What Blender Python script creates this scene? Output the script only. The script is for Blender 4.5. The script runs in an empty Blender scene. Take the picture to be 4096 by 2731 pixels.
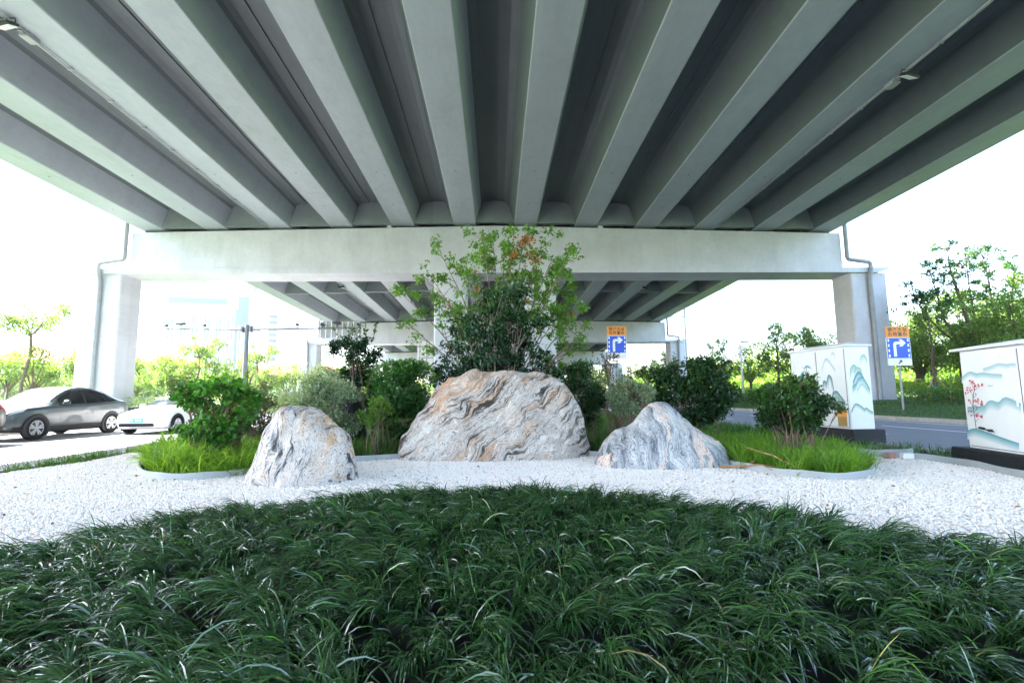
import bpy, math, random
import numpy as np
from mathutils import Vector, Matrix, noise

random.seed(7)
RNG = np.random.default_rng(11)
scene = bpy.context.scene
COL = scene.collection
PI = math.pi

# ------------------------------------------------------------------ camera
PITCH, ROLL, YAW, FPX = .1108, -.0105, .034, 1940.5
CAMZ = 1.30
_fw = np.array([math.sin(YAW)*math.cos(PITCH), math.cos(YAW)*math.cos(PITCH), math.sin(PITCH)])
_r = np.array([math.cos(YAW), -math.sin(YAW), 0.0]); _u = np.cross(_r, _fw)
_c, _s = math.cos(ROLL), math.sin(ROLL)
CR, CU = _c*_r + _s*_u, -_s*_r + _c*_u
cam = bpy.data.cameras.new('camera'); cam.sensor_width = 36; cam.lens = FPX/4096*36
cam.clip_start = .05; cam.clip_end = 3000
camo = bpy.data.objects.new('camera', cam); COL.objects.link(camo)
M = Matrix.Identity(4)
for i in range(3):
    M[i][0], M[i][1], M[i][2] = CR[i], CU[i], -_fw[i]
M[2][3] = CAMZ
camo.matrix_world = M
scene.camera = camo

# ------------------------------------------------------------------ light
SUN = Vector((-.64, .13, .74)).normalized()
world = bpy.data.worlds.new('World'); scene.world = world; world.use_nodes = True
wn = world.node_tree.nodes; wl = world.node_tree.links
wn.clear()
sky = wn.new('ShaderNodeTexSky'); sky.sky_type = 'NISHITA'; sky.sun_disc = False
sky.sun_elevation = math.asin(SUN.z); sky.sun_rotation = math.atan2(SUN.x, SUN.y)
sky.air_density = 1.0; sky.dust_density = 2.0; sky.ozone_density = 1.0
bg = wn.new('ShaderNodeBackground'); bg.inputs['Strength'].default_value = .085
out = wn.new('ShaderNodeOutputWorld')
wl.new(sky.outputs[0], bg.inputs['Color']); wl.new(bg.outputs[0], out.inputs['Surface'])
sl = bpy.data.lights.new('sun', 'SUN'); sl.energy = 3.6; sl.angle = math.radians(.5); sl.color = (1, .965, .91)
so = bpy.data.objects.new('sun', sl); COL.objects.link(so)
so.rotation_euler = SUN.to_track_quat('Z', 'Y').to_euler()
so.location = (0, 0, 60)
scene.view_settings.view_transform = 'Standard'
scene.view_settings.look = 'None'
scene.view_settings.exposure = 4.0
scene.view_settings.gamma = 1.0
scene.cycles.max_bounces = 8
scene.cycles.diffuse_bounces = 5
scene.cycles.transparent_max_bounces = 8
scene.cycles.use_adaptive_sampling = True

# ------------------------------------------------------------------ materials
def new_mat(name):
    m = bpy.data.materials.new(name); m.use_nodes = True
    nt = m.node_tree; b = nt.nodes['Principled BSDF']
    return m, nt, b

def ramp(nt, stops):
    r = nt.nodes.new('ShaderNodeValToRGB')
    e = r.color_ramp.elements
    while len(e) > 1: e.remove(e[0])
    e[0].position = stops[0][0]; e[0].color = (*stops[0][1], 1)
    for p, c in stops[1:]:
        k = e.new(p); k.color = (*c, 1)
    return r

def noise_tex(nt, scale, detail=4, rough=.55, dist=0.0, coord='Object', scl=None):
    tc = nt.nodes.new('ShaderNodeTexCoord'); n = nt.nodes.new('ShaderNodeTexNoise')
    n.inputs['Scale'].default_value = scale; n.inputs['Detail'].default_value = detail
    n.inputs['Roughness'].default_value = rough; n.inputs['Distortion'].default_value = dist
    if scl:
        mp = nt.nodes.new('ShaderNodeMapping'); mp.inputs['Scale'].default_value = scl
        nt.links.new(tc.outputs[coord], mp.inputs[0]); nt.links.new(mp.outputs[0], n.inputs['Vector'])
    else:
        nt.links.new(tc.outputs[coord], n.inputs['Vector'])
    return n

def plain(name, col, rough=.6, metal=0.0, var=.12, scale=3.0, bump=0.0, bscale=40, spec=.5, coat=0.0):
    m, nt, b = new_mat(name)
    n = noise_tex(nt, scale)
    lo = tuple(max(0, c*(1-var)) for c in col); hi = tuple(min(1, c*(1+var)) for c in col)
    r = ramp(nt, [(.3, lo), (.7, hi)])
    nt.links.new(n.outputs['Fac'], r.inputs[0]); nt.links.new(r.outputs[0], b.inputs['Base Color'])
    b.inputs['Roughness'].default_value = rough; b.inputs['Metallic'].default_value = metal
    b.inputs['Specular IOR Level'].default_value = spec
    b.inputs['Coat Weight'].default_value = coat
    if bump:
        n2 = noise_tex(nt, bscale, 6)
        bp = nt.nodes.new('ShaderNodeBump'); bp.inputs['Strength'].default_value = bump; bp.inputs['Distance'].default_value = .02
        nt.links.new(n2.outputs['Fac'], bp.inputs['Height']); nt.links.new(bp.outputs[0], b.inputs['Normal'])
    return m

def leaf_mat(name, stops, rough=.4, trans=.35, spec=.4, tgain=1.5):
    """stops: ramp over the per-leaf 'tint' attribute"""
    m, nt, b = new_mat(name)
    at = nt.nodes.new('ShaderNodeAttribute'); at.attribute_name = 'tint'
    r = ramp(nt, stops)
    nt.links.new(at.outputs['Fac'], r.inputs[0]); nt.links.new(r.outputs[0], b.inputs['Base Color'])
    b.inputs['Roughness'].default_value = rough; b.inputs['Specular IOR Level'].default_value = spec
    tr = nt.nodes.new('ShaderNodeBsdfTranslucent')
    mx = nt.nodes.new('ShaderNodeMix'); mx.data_type = 'RGBA'; mx.blend_type = 'MULTIPLY'; mx.inputs[0].default_value = 1
    mx.inputs[7].default_value = (tgain*1.1, tgain*1.1, tgain*.45, 1)
    nt.links.new(r.outputs[0], mx.inputs[6]); nt.links.new(mx.outputs[2], tr.inputs['Color'])
    ms = nt.nodes.new('ShaderNodeMixShader'); ms.inputs[0].default_value = trans
    o = nt.nodes['Material Output']
    nt.links.new(b.outputs[0], ms.inputs[1]); nt.links.new(tr.outputs[0], ms.inputs[2]); nt.links.new(ms.outputs[0], o.inputs[0])
    return m

def concrete_paint(name, col):
    m, nt, b = new_mat(name)
    n1 = noise_tex(nt, .5, 5, .6, 0, 'Object', (1, .12, 1)); n2 = noise_tex(nt, 7, 6, .65, .3, 'Object', (1, .35, 1))
    r1 = ramp(nt, [(.3, tuple(c*.86 for c in col)), (.7, tuple(min(1, c*1.06) for c in col))])
    r2 = ramp(nt, [(.28, (.90, .91, .90)), (.6, (1, 1, 1))])
    mx = nt.nodes.new('ShaderNodeMix'); mx.data_type = 'RGBA'; mx.blend_type = 'MULTIPLY'; mx.inputs[0].default_value = 1
    nt.links.new(n1.outputs['Fac'], r1.inputs[0]); nt.links.new(n2.outputs['Fac'], r2.inputs[0])
    nt.links.new(r1.outputs[0], mx.inputs[6]); nt.links.new(r2.outputs[0], mx.inputs[7]); nt.links.new(mx.outputs[2], b.inputs['Base Color'])
    tc = nt.nodes.new('ShaderNodeTexCoord'); sp = nt.nodes.new('ShaderNodeSeparateXYZ'); nt.links.new(tc.outputs['Object'], sp.inputs[0])
    def cell(o, d):
        a = nt.nodes.new('ShaderNodeMath'); a.operation = 'DIVIDE'; a.inputs[1].default_value = d; nt.links.new(o, a.inputs[0])
        f = nt.nodes.new('ShaderNodeMath'); f.operation = 'FLOOR'; nt.links.new(a.outputs[0], f.inputs[0]); return f.outputs[0]
    cv = nt.nodes.new('ShaderNodeCombineXYZ'); nt.links.new(cell(sp.outputs['X'], 3.4), cv.inputs[0]); nt.links.new(cell(sp.outputs['Y'], 9.5), cv.inputs[1])
    wnz = nt.nodes.new('ShaderNodeTexWhiteNoise'); wnz.noise_dimensions = '3D'; nt.links.new(cv.outputs[0], wnz.inputs['Vector'])
    rc = ramp(nt, [(0, (.925, .925, .92)), (1, (1, 1, 1))]); nt.links.new(wnz.outputs['Value'], rc.inputs[0])
    n4 = noise_tex(nt, 1.1, 6, .62, .8, 'Object', (1, 1, .22)); r4 = ramp(nt, [(.34, (.86, .86, .84)), (.52, (1, 1, 1))]); nt.links.new(n4.outputs['Fac'], r4.inputs[0])
    m2 = nt.nodes.new('ShaderNodeMix'); m2.data_type = 'RGBA'; m2.blend_type = 'MULTIPLY'; m2.inputs[0].default_value = 1; nt.links.new(mx.outputs[2], m2.inputs[6]); nt.links.new(rc.outputs[0], m2.inputs[7])
    m3 = nt.nodes.new('ShaderNodeMix'); m3.data_type = 'RGBA'; m3.blend_type = 'MULTIPLY'; m3.inputs[0].default_value = .5; nt.links.new(m2.outputs[2], m3.inputs[6]); nt.links.new(r4.outputs[0], m3.inputs[7]); nt.links.new(m3.outputs[2], b.inputs['Base Color'])
    b.inputs['Roughness'].default_value = .55; b.inputs['Specular IOR Level'].default_value = .35
    n3 = noise_tex(nt, 16, 5); bp = nt.nodes.new('ShaderNodeBump'); bp.inputs['Strength'].default_value = .12; bp.inputs['Distance'].default_value = .02
    nt.links.new(n3.outputs['Fac'], bp.inputs['Height']); nt.links.new(bp.outputs[0], b.inputs['Normal'])
    return m

def vcol_mat(name, rough=.6, attr='paint'):
    m, nt, b = new_mat(name)
    at = nt.nodes.new('ShaderNodeAttribute'); at.attribute_name = attr
    nt.links.new(at.outputs['Color'], b.inputs['Base Color']); b.inputs['Roughness'].default_value = rough
    return m

def rock_mat(name, rot, cols, across=5.0, along=.55, warp=.55, wscale=1.1, vein=None, seed=0.0, stain=None, speck=.8):
    """foliated gneiss: warped, stretched noise bands + speckle + rust stain + quartz veins"""
    m, nt, b = new_mat(name); L = nt.links.new
    def node(t, **k):
        n = nt.nodes.new(t)
        for q, v in k.items(): n.inputs[q].default_value = v
        return n
    def tex(vec, sc, det=6, ro=.65, di=0.0):
        n = node('ShaderNodeTexNoise', Scale=sc, Detail=det, Roughness=ro, Distortion=di); L(vec, n.inputs['Vector']); return n
    def mapping(vec, scl=(1, 1, 1), r=(0, 0, 0), loc=(0, 0, 0)):
        n = node('ShaderNodeMapping', Scale=scl, Rotation=r, Location=loc); L(vec, n.inputs[0]); return n.outputs[0]
    def mixc(fac, a, c, mode='MIX'):
        n = nt.nodes.new('ShaderNodeMix'); n.data_type = 'RGBA'; n.blend_type = mode
        for sock, v in ((n.inputs[0], fac), (n.inputs[6], a), (n.inputs[7], c)):
            if isinstance(v, (int, float)): sock.default_value = v
            elif isinstance(v, tuple): sock.default_value = (*v, 1)
            else: L(v, sock)
        return n.outputs[2]
    tc = nt.nodes.new('ShaderNodeTexCoord'); p0 = mapping(tc.outputs['Object'], loc=(seed, seed*.7, seed*1.3))
    w = tex(p0, wscale, 3, .5); sub = nt.nodes.new('ShaderNodeVectorMath'); sub.operation = 'SUBTRACT'; sub.inputs[1].default_value = (.5, .5, .5); L(w.outputs['Color'], sub.inputs[0])
    w2 = tex(p0, wscale*4.2, 3, .5); sub2 = nt.nodes.new('ShaderNodeVectorMath'); sub2.operation = 'SUBTRACT'; sub2.inputs[1].default_value = (.5, .5, .5); L(w2.outputs['Color'], sub2.inputs[0])
    ma = nt.nodes.new('ShaderNodeVectorMath'); ma.operation = 'MULTIPLY_ADD'; ma.inputs[1].default_value = (warp*2,)*3; L(sub.outputs[0], ma.inputs[0]); L(p0, ma.inputs[2])
    mb_ = nt.nodes.new('ShaderNodeVectorMath'); mb_.operation = 'MULTIPLY_ADD'; mb_.inputs[1].default_value = (warp*.45,)*3; L(sub2.outputs[0], mb_.inputs[0]); L(ma.outputs[0], mb_.inputs[2])
    q = mapping(mapping(mb_.outputs[0], r=rot), scl=(across, 1.0, along))
    band = tex(q, 1.6, 9, .62); fine = tex(q, 5.5, 8, .7)
    big = tex(p0, 1.5, 4, .5)
    a1 = nt.nodes.new('ShaderNodeMath'); a1.operation = 'MULTIPLY_ADD'; a1.inputs[1].default_value = .62; L(band.outputs['Fac'], a1.inputs[0])
    a2 = nt.nodes.new('ShaderNodeMath'); a2.operation = 'MULTIPLY_ADD'; a2.inputs[1].default_value = .38; L(fine.outputs['Fac'], a2.inputs[0])
    a3 = nt.nodes.new('ShaderNodeMath'); a3.operation = 'MULTIPLY_ADD'; a3.inputs[1].default_value = .30; a3.inputs[2].default_value = -.15; L(big.outputs['Fac'], a3.inputs[0])
    L(a3.outputs[0], a2.inputs[2]); L(a2.outputs[0], a1.inputs[2])
    st = nt.nodes.new('ShaderNodeMapRange'); st.inputs[1].default_value = .385; st.inputs[2].default_value = .615; L(a1.outputs[0], st.inputs[0])
    r = ramp(nt, cols); L(st.outputs[0], r.inputs[0]); last = r.outputs[0]
    if stain:
        ns = tex(mapping(q, scl=(.35, .6, .8), loc=(3, 1, 2)), stain[1], 6, .7, .6)
        rr = ramp(nt, [(stain[2], (0, 0, 0)), (stain[2]+.10, (1, 1, 1))]); L(ns.outputs['Fac'], rr.inputs[0])
        last = mixc(rr.outputs[0], last, mixc(1.0, last, stain[0], 'MULTIPLY'))
    if vein:
        nv = tex(mapping(mb_.outputs[0], scl=(1.0, .6, .6), r=vein[2], loc=(5, 4, 1)), vein[1], 4, .55, .4)
        rv = ramp(nt, [(.462, (0, 0, 0)), (.480, (1, 1, 1)), (.510, (1, 1, 1)), (.525, (0, 0, 0))]); L(nv.outputs['Fac'], rv.inputs[0])
        last = mixc(rv.outputs[0], last, vein[0])
    n3 = tex(mapping(q, scl=(.7, 1.6, 2.2)), 16, 3, .6)
    rs = ramp(nt, [(.34, (.22, .22, .23)), (.46, (1, 1, 1))]); L(n3.outputs['Fac'], rs.inputs[0])
    last = mixc(speck, last, rs.outputs[0], 'MULTIPLY')
    L(last, b.inputs['Base Color']); b.inputs['Roughness'].default_value = .8; b.inputs['Specular IOR Level'].default_value = .3
    bp = nt.nodes.new('ShaderNodeBump'); bp.inputs['Strength'].default_value = .65; bp.inputs['Distance'].default_value = .022
    L(a1.outputs[0], bp.inputs['Height'])
    bp2 = nt.nodes.new('ShaderNodeBump'); bp2.inputs['Strength'].default_value = .6; bp2.inputs['Distance'].default_value = .008
    L(n3.outputs['Fac'], bp2.inputs['Height']); L(bp.outputs[0], bp2.inputs['Normal']); L(bp2.outputs[0], b.inputs['Normal'])
    return m

MT = {}
MT['bridge'] = concrete_paint('painted_concrete', (.385, .42, .475)); MT['bare'] = concrete_paint('bare_concrete', (.125, .148, .155)); MT['diaph'] = concrete_paint('girder_paint_shaded', (.22, .245, .27)); MT['pier'] = concrete_paint('pier_paint', (.64, .64, .71))  # diaphragms: same paint as the girders, with shade darkened into the colour
MT['bridge_dark'] = plain('drain_hole', (.02, .02, .02), .9)
MT['pipe'] = plain('pipe_grey', (.31, .32, .35), .45); MT['gantry'] = plain('gantry_grey', (.15, .16, .18), .45)
MT['steel'] = plain('galvanised_steel', (.30, .31, .33), .45, .2)
MT['dark'] = plain('dark_metal', (.03, .03, .035), .5)
MT['white_paint'] = plain('white_paint', (.80, .80, .80), .45, var=.03)
MT['black'] = plain('black_plinth', (.010, .0115, .014), .7, var=.4, scale=6)
MT['edging'] = plain('grey_edging', (.36, .38, .38), .5)
MT['lampglass'] = plain('lamp_glass', (.78, .80, .80), .25, var=.02)
MT['bark'] = plain('bark', (.13, .095, .07), .9, var=.4, scale=14, bump=.6, bscale=30)
MT['stem'] = plain('shrub_stem', (.20, .13, .09), .85, var=.35, scale=12)
MT['stem_pale'] = plain('pale_stem', (.33, .25, .19), .85, var=.3, scale=12)
MT['soil'] = plain('soil', (.07, .05, .035), .95, var=.4, scale=9, bump=.7, bscale=30)
MT['tealwrap'] = plain('teal_wrap', (.03, .22, .24), .8)
MT['prop'] = plain('wood_prop', (.38, .30, .23), .8, var=.25, scale=8)
MT['twig_stem'] = plain('reddish_twig', (.19, .095, .06), .85, var=.35, scale=12)
MT['twig'] = plain('dry_twig', (.36, .20, .10), .85, var=.3, scale=15)

def asphalt(name, col):
    m, nt, b = new_mat(name); L = nt.links.new
    n1 = noise_tex(nt, 220, 3, .6); n2 = noise_tex(nt, .35, 5, .6, .4, 'Object', (1, .25, 1))
    r1 = ramp(nt, [(.3, tuple(c*.65 for c in col)), (.7, tuple(c*1.35 for c in col))])
    r2 = ramp(nt, [(.3, (.82, .82, .84)), (.7, (1.0, 1.0, 1.0))])
    mx = nt.nodes.new('ShaderNodeMix'); mx.data_type = 'RGBA'; mx.blend_type = 'MULTIPLY'; mx.inputs[0].default_value = 1
    L(n1.outputs['Fac'], r1.inputs[0]); L(n2.outputs['Fac'], r2.inputs[0]); L(r1.outputs[0], mx.inputs[6]); L(r2.outputs[0], mx.inputs[7]); L(mx.outputs[2], b.inputs['Base Color'])
    b.inputs['Roughness'].default_value = .75
    bp = nt.nodes.new('ShaderNodeBump'); bp.inputs['Strength'].default_value = .4; bp.inputs['Distance'].default_value = .01
    L(n1.outputs['Fac'], bp.inputs['Height']); L(bp.outputs[0], b.inputs['Normal'])
    return m
MT['asphalt'] = asphalt('asphalt', (.20, .20, .215))
MT['roadpaint'] = plain('road_paint', (.78, .78, .76), .6, var=.08, scale=5)
MT['kerb'] = plain('kerb_stone', (.42, .39, .34), .8, var=.15, scale=4, bump=.2)
MT['turf'] = plain('turf_ground', (.055, .10, .028), .95, var=.45, scale=5, bump=.6, bscale=25)
MT['gravel_base'] = plain('gravel_bed', (.74, .71, .67), .9, var=.25, scale=40, bump=.8, bscale=60)
MT['pebble'] = leaf_mat('white_pebble', [(0, (.42, .38, .35)), (.02, (.60, .55, .50)), (.045, (.68, .45, .29)), (.085, (.82, .67, .53)), (.17, (.88, .78, .69)), (.5, (.90, .84, .775)), (1, (.93, .885, .835))], .55, 0.0, .4)

# ------------------------------------------------------------------ helpers
def tag(o, label=None, cat=None, group=None, kind=None):
    if label: o['label'] = label
    if cat: o['category'] = cat
    if group: o['group'] = group
    if kind: o['kind'] = kind
    return o

def thing(name, label, cat, loc=(0, 0, 0), rz=0.0, group=None):
    o = bpy.data.objects.new(name, None); COL.objects.link(o); o.empty_display_size = .2
    o.location = loc; o.rotation_euler = (0, 0, rz)
    return tag(o, label, cat, group)

def copy_tree(o, parent=None):
    c = o.copy(); COL.objects.link(c)
    if parent is not None:
        c.parent = parent
    for ch in list(o.children): copy_tree(ch, c)
    return c

def np_mesh(name, V, loops, starts, mat, parent=None, smooth=False, attrs=None, mat_idx=None, colattr=None):
    me = bpy.data.meshes.new(name)
    V = np.asarray(V, dtype=np.float32); loops = np.asarray(loops, dtype=np.int32); starts = np.asarray(starts, dtype=np.int32)
    me.vertices.add(len(V)); me.vertices.foreach_set('co', V.ravel())
    me.loops.add(len(loops)); me.loops.foreach_set('vertex_index', loops)
    me.polygons.add(len(starts)); me.polygons.foreach_set('loop_start', starts)
    if smooth: me.polygons.foreach_set('use_smooth', np.ones(len(starts), dtype=bool))
    mats = mat if isinstance(mat, (list, tuple)) else [mat]
    for m in mats: me.materials.append(m)
    if mat_idx is not None: me.polygons.foreach_set('material_index', np.asarray(mat_idx, dtype=np.int32))
    me.update(calc_edges=True)
    if attrs:
        for k, v in attrs.items():
            a = me.attributes.new(k, 'FLOAT', 'POINT'); a.data.foreach_set('value', np.asarray(v, dtype=np.float32))
    if colattr is not None:
        a = me.attributes.new('paint', 'FLOAT_COLOR', 'POINT'); a.data.foreach_set('color', np.asarray(colattr, dtype=np.float32).ravel())
    me.validate()
    o = bpy.data.objects.new(name, me); COL.objects.link(o)
    if parent is not None: o.parent = parent
    return o

class MB:
    def __init__(s): s.v = []; s.f = []; s.m = []; s.c = []
    def add(s, vs, fs, mi=0, col=None):
        k = len(s.v); s.v += [tuple(p) for p in vs]
        s.f += [tuple(k+i for i in f) for f in fs]; s.m += [mi]*len(fs)
        s.c += ([col]*len(vs) if (col is None or not isinstance(col, list)) else col)
        return s
    def box(s, c, d, mi=0, rz=0, M=None, bev=0.0):
        hx, hy, hz = d[0]/2, d[1]/2, d[2]/2
        if bev <= 0:
            vs = [Vector((x, y, z)) for x in (-hx, hx) for y in (-hy, hy) for z in (-hz, hz)]
            fs = [(0, 1, 3, 2), (4, 6, 7, 5), (0, 4, 5, 1), (2, 3, 7, 6), (0, 2, 6, 4), (1, 5, 7, 3)]
        else:
            b = min(bev, hx*.9, hy*.9, hz*.9); vs = []; 
            ring = [(-hx+b, -hy), (hx-b, -hy), (hx, -hy+b), (hx, hy-b), (hx-b, hy), (-hx+b, hy), (-hx, hy-b), (-hx, -hy+b)]
            inn = [(-hx+b, -hy+b), (hx-b, -hy+b), (hx-b, -hy+b), (hx-b, hy-b), (hx-b, hy-b), (-hx+b, hy-b), (-hx+b, hy-b), (-hx+b, -hy+b)]
            for z, R in ((-hz, inn), (-hz+b, ring), (hz-b, ring), (hz, inn)):
                vs += [Vector((x, y, z)) for x, y in R]
            fs = []
            for L in range(3):
                for i in range(8):
                    j = (i+1) % 8; fs.append((L*8+i, L*8+j, L*8+8+j, L*8+8+i))
            fs.append(tuple(range(7, -1, -1))); fs.append(tuple(range(24, 32)))
        R = Matrix.Rotation(rz, 3, 'Z') if M is None else M
        return s.add([R @ p + Vector(c) for p in vs], fs, mi)
    def tube(s, pts, rad, n=8, mi=0, cap=True):
        pts = [Vector(p) for p in pts]; N = len(pts)
        rad = rad if isinstance(rad, (list, tuple)) else [rad]*N
        vs = []; ref = None
        for i, p in enumerate(pts):
            d = (pts[min(i+1, N-1)] - pts[max(i-1, 0)])
            d = d.normalized() if d.length > 1e-9 else Vector((0, 0, 1))
            if ref is None:
                a = Vector((0, 0, 1)) if abs(d.z) < .9 else Vector((1, 0, 0)); ref = d.cross(a).normalized()
            else:
                ref = (ref - d*ref.dot(d)); ref = ref.normalized() if ref.length > 1e-6 else d.orthogonal().normalized()
            bb = d.cross(ref)
            for k in range(n):
                t = 2*PI*k/n; vs.append(p + (ref*math.cos(t) + bb*math.sin(t))*rad[i])
        fs = [(i*n+k, i*n+(k+1) % n, i*n+n+(k+1) % n, i*n+n+k) for i in range(N-1) for k in range(n)]
        if cap: fs += [tuple(range(n-1, -1, -1)), tuple(range((N-1)*n, N*n))]
        return s.add(vs, fs, mi)
    def cyl(s, a, b, r, n=12, mi=0, r2=None): return s.tube([a, b], [r, r if r2 is None else r2], n, mi)
    def prism(s, poly, a, b, mi=0, z0=None, z1=None):
        """poly in XZ extruded along Y from a to b"""
        n = len(poly); vs = [(x, a, z) for x, z in poly] + [(x, b, z) for x, z in poly]
        fs = [(i, (i+1) % n, n+(i+1) % n, n+i) for i in range(n)] + [tuple(range(n-1, -1, -1)), tuple(range(n, 2*n))]
        return s.add(vs, fs, mi)
    def extrude_z(s, poly, z0, z1, mi=0):
        n = len(poly); vs = [(x, y, z0) for x, y in poly] + [(x, y, z1) for x, y in poly]
        fs = [(i, (i+1) % n, n+(i+1) % n, n+i) for i in range(n)] + [tuple(range(n-1, -1, -1)), tuple(range(n, 2*n))]
        return s.add(vs, fs, mi)
    def build(s, name, mats, parent=None, smooth=False, loc=None, autosmooth=None):
        me = bpy.data.meshes.new(name); me.from_pydata([tuple(v) for v in s.v], [], s.f)
        mats = mats if isinstance(mats, (list, tuple)) else [mats]
        for m in mats: me.materials.append(m)
        for p, i in zip(me.polygons, s.m): p.material_index = i; p.use_smooth = smooth
        if any(c is not None for c in s.c):
            a = me.attributes.new('paint', 'FLOAT_COLOR', 'POINT')
            for i, c in enumerate(s.c): a.data[i].color = (*(c or (.8, .8, .8)), 1)
        me.update()
        # consistent outward normals
        import bmesh
        bm = bmesh.new(); bm.from_mesh(me); bmesh.ops.recalc_face_normals(bm, faces=bm.faces); bm.to_mesh(me); bm.free()
        if smooth and autosmooth is not None:
            try: me.set_sharp_from_angle(angle=math.radians(autosmooth))
            except Exception: pass
        o = bpy.data.objects.new(name, me); COL.objects.link(o)
        if parent is not None: o.parent = parent
        if loc: o.location = loc
        return o

def rounded_rect(x0, x1, y0, y1, r, n=4):
    p = []
    for cx, cy, a0 in ((x1-r, y0+r, -PI/2), (x1-r, y1-r, 0), (x0+r, y1-r, PI/2), (x0+r, y0+r, PI)):
        for i in range(n+1):
            a = a0 + PI/2*i/n; p.append((cx+r*math.cos(a), cy+r*math.sin(a)))
    return p

def in_poly(P, poly):
    x, y = P[:, 0], P[:, 1]; ins = np.zeros(len(P), bool); n = len(poly); j = n-1
    for i in range(n):
        xi, yi = poly[i]; xj, yj = poly[j]
        c = ((yi > y) != (yj > y)) & (x < (xj-xi)*(y-yi)/(yj-yi+1e-12)+xi); ins ^= c; j = i
    return ins

def smooth_curve(pts, sub=8, closed=False):
    P = [Vector((*p, 0)) if len(p) == 2 else Vector(p) for p in pts]; n = len(P); o = []
    rng_ = range(n) if closed else range(n-1)
    for i in rng_:
        g = lambda k: P[k % n] if closed else P[min(max(k, 0), n-1)]
        a, b, c, d = g(i-1), g(i), g(i+1), g(i+2)
        for k in range(sub):
            t = k/sub
            o.append(.5*((2*b)+(c-a)*t+(2*a-5*b+4*c-d)*t*t+(3*b-a-3*c+d)*t**3))
    if not closed: o.append(P[-1])
    return [(v.x, v.y) for v in o]

# ------------------------------------------------------------------ terrain
GZ = .18        # median level
LR, RR = 0.0, .10
LKX, RKX = -8.25, 8.45     # median kerb faces
LFX, RFX = -18.4, 16.75    # far kerbs

def sheet(name, poly, z, mat, kind='structure', label=None, cat=None):
    mb = MB(); mb.add([(x, y, z) for x, y in poly], [tuple(range(len(poly)))])
    o = mb.build(name, mat); tag(o, label, cat, None, kind); return o

sheet('ground', [(-900, -200), (900, -200), (900, 1600), (-900, 1600)], -.06, MT['turf'])
sheet('road', [(LFX, -60), (LKX, -60), (LKX, 400), (LFX, 400)], LR, MT['asphalt'])
sheet('road', [(RKX, -60), (RFX, -60), (RFX, 400), (RKX, 400)], RR, MT['asphalt'])
# median slab with kerbs
def kerb(name, x0, x1, z0, z1, label=None):
    mb = MB(); y = -40.0
    while y < 140:
        mb.box(((x0+x1)/2, y+.5-.005, (z0+z1)/2), (x1-x0, .985, z1-z0), bev=.015); y += 1
    return tag(mb.build(name, MT['kerb']), label, None, None, 'structure')
kerb('kerb', LKX-.02, LKX+.13, -.05, GZ-.02)
kerb('kerb', RKX-.13, RKX+.02, -.05, GZ+.01)
kerb('kerb', LFX-.15, LFX, -.05, .15)
kerb('kerb', RFX, RFX+.17, .0, .26)
sheet('median_ground', [(LKX+.13, -40), (RKX-.13, -40), (RKX-.13, 140), (LKX+.13, 140)], GZ-.05, MT['soil'])
def bank(name, prof, mat):
    mb = MB(); n = len(prof); ys = [-60, 0, 20, 40, 80, 160, 320]
    vs = [(x, y, z + .03*math.sin(x*.9+y*.31)) for y in ys for x, z in prof]
    fs = [(j*n+i, j*n+i+1, j*n+n+i+1, j*n+n+i) for j in range(len(ys)-1) for i in range(n-1)]
    mb.add(vs, fs); return tag(mb.build(name, mat, smooth=True), None, None, None, 'structure')
bank('verge', [(LFX-.15, .13), (-20, .25), (-23, .5), (-28, .75), (-40, .9), (-70, .9)], MT['turf'])
bank('verge', [(RFX+.17, .24), (17.8, .34), (19.0, .70), (21, .86), (26, .9), (40, 1.0), (70, 1.0)], MT['turf'])

# road markings
def marking(name, x0, x1, y0, y1, z):
    mb = MB(); mb.add([(x0, y0, z), (x1, y0, z), (x1, y1, z), (x0, y1, z)], [(0, 1, 2, 3)])
    return tag(mb.build(name, MT['roadpaint']), None, None, None, 'structure')
marking('road_marking', -15.05, -14.9, -30, 90, LR+.004)
marking('road_marking', -11.65, -11.5, -30, 90, LR+.004)
marking('road_marking', LKX-.45, LKX-.33, -30, 120, LR+.004)
marking('road_marking', LFX+.3, LFX+.42, -30, 120, LR+.004)
marking('road_marking', RFX-.62, RFX-.47, -30, 120, RR+.004)
marking('road_marking', RKX+.3, RKX+.42, -30, 120, RR+.004)
for k in range(8):
    marking('road_marking', 13.62, 13.76, 13.6+k*9-9, 17.0+k*9-9, RR+.004)
    marking('road_marking', 11.0, 11.14, 13.6+k*9-9, 17.0+k*9-9, RR+.004)

# ------------------------------------------------------------------ viaduct
GC = [-18.68 + 3.4*i for i in range(12)]
SLOPE = -.0258
PIERS = [27.1, 56.0, 85.0, 114.0, 143.0]
def zg(x, y): return 10.855 - .021*abs(x) + SLOPE*(y-26.2)

def girder(parent, xc, y0, y1, holes):
    c = .03; b = .63
    half = [(b-c, 0), (b, c), (.93, 1.02), (1.02, 1.14), (1.20, 1.22), (1.56, 1.245), (1.56, 1.5)]
    poly = half + [(-x, z) for x, z in reversed(half)]
    mb = MB(); n = len(poly); vs = []
    for y in (y0, y1):
        vs += [(xc+x, y, zg(xc, y)+z) for x, z in poly]
    fs = [(i, (i+1) % n, n+(i+1) % n, n+i) for i in range(n)] + [tuple(range(n-1, -1, -1)), tuple(range(n, 2*n))]
    mb.add(vs, fs)
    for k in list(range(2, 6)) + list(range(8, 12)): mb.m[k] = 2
    for y in holes:
        z = zg(xc, y)-.003
        mb.add([(xc+.035*math.cos(t*PI/4), y+.035*math.sin(t*PI/4), z) for t in range(8)], [tuple(range(8))], 1)
    return mb.build('girder', [MT['bridge'], MT['bridge_dark'], MT['bare']], parent)

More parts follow.
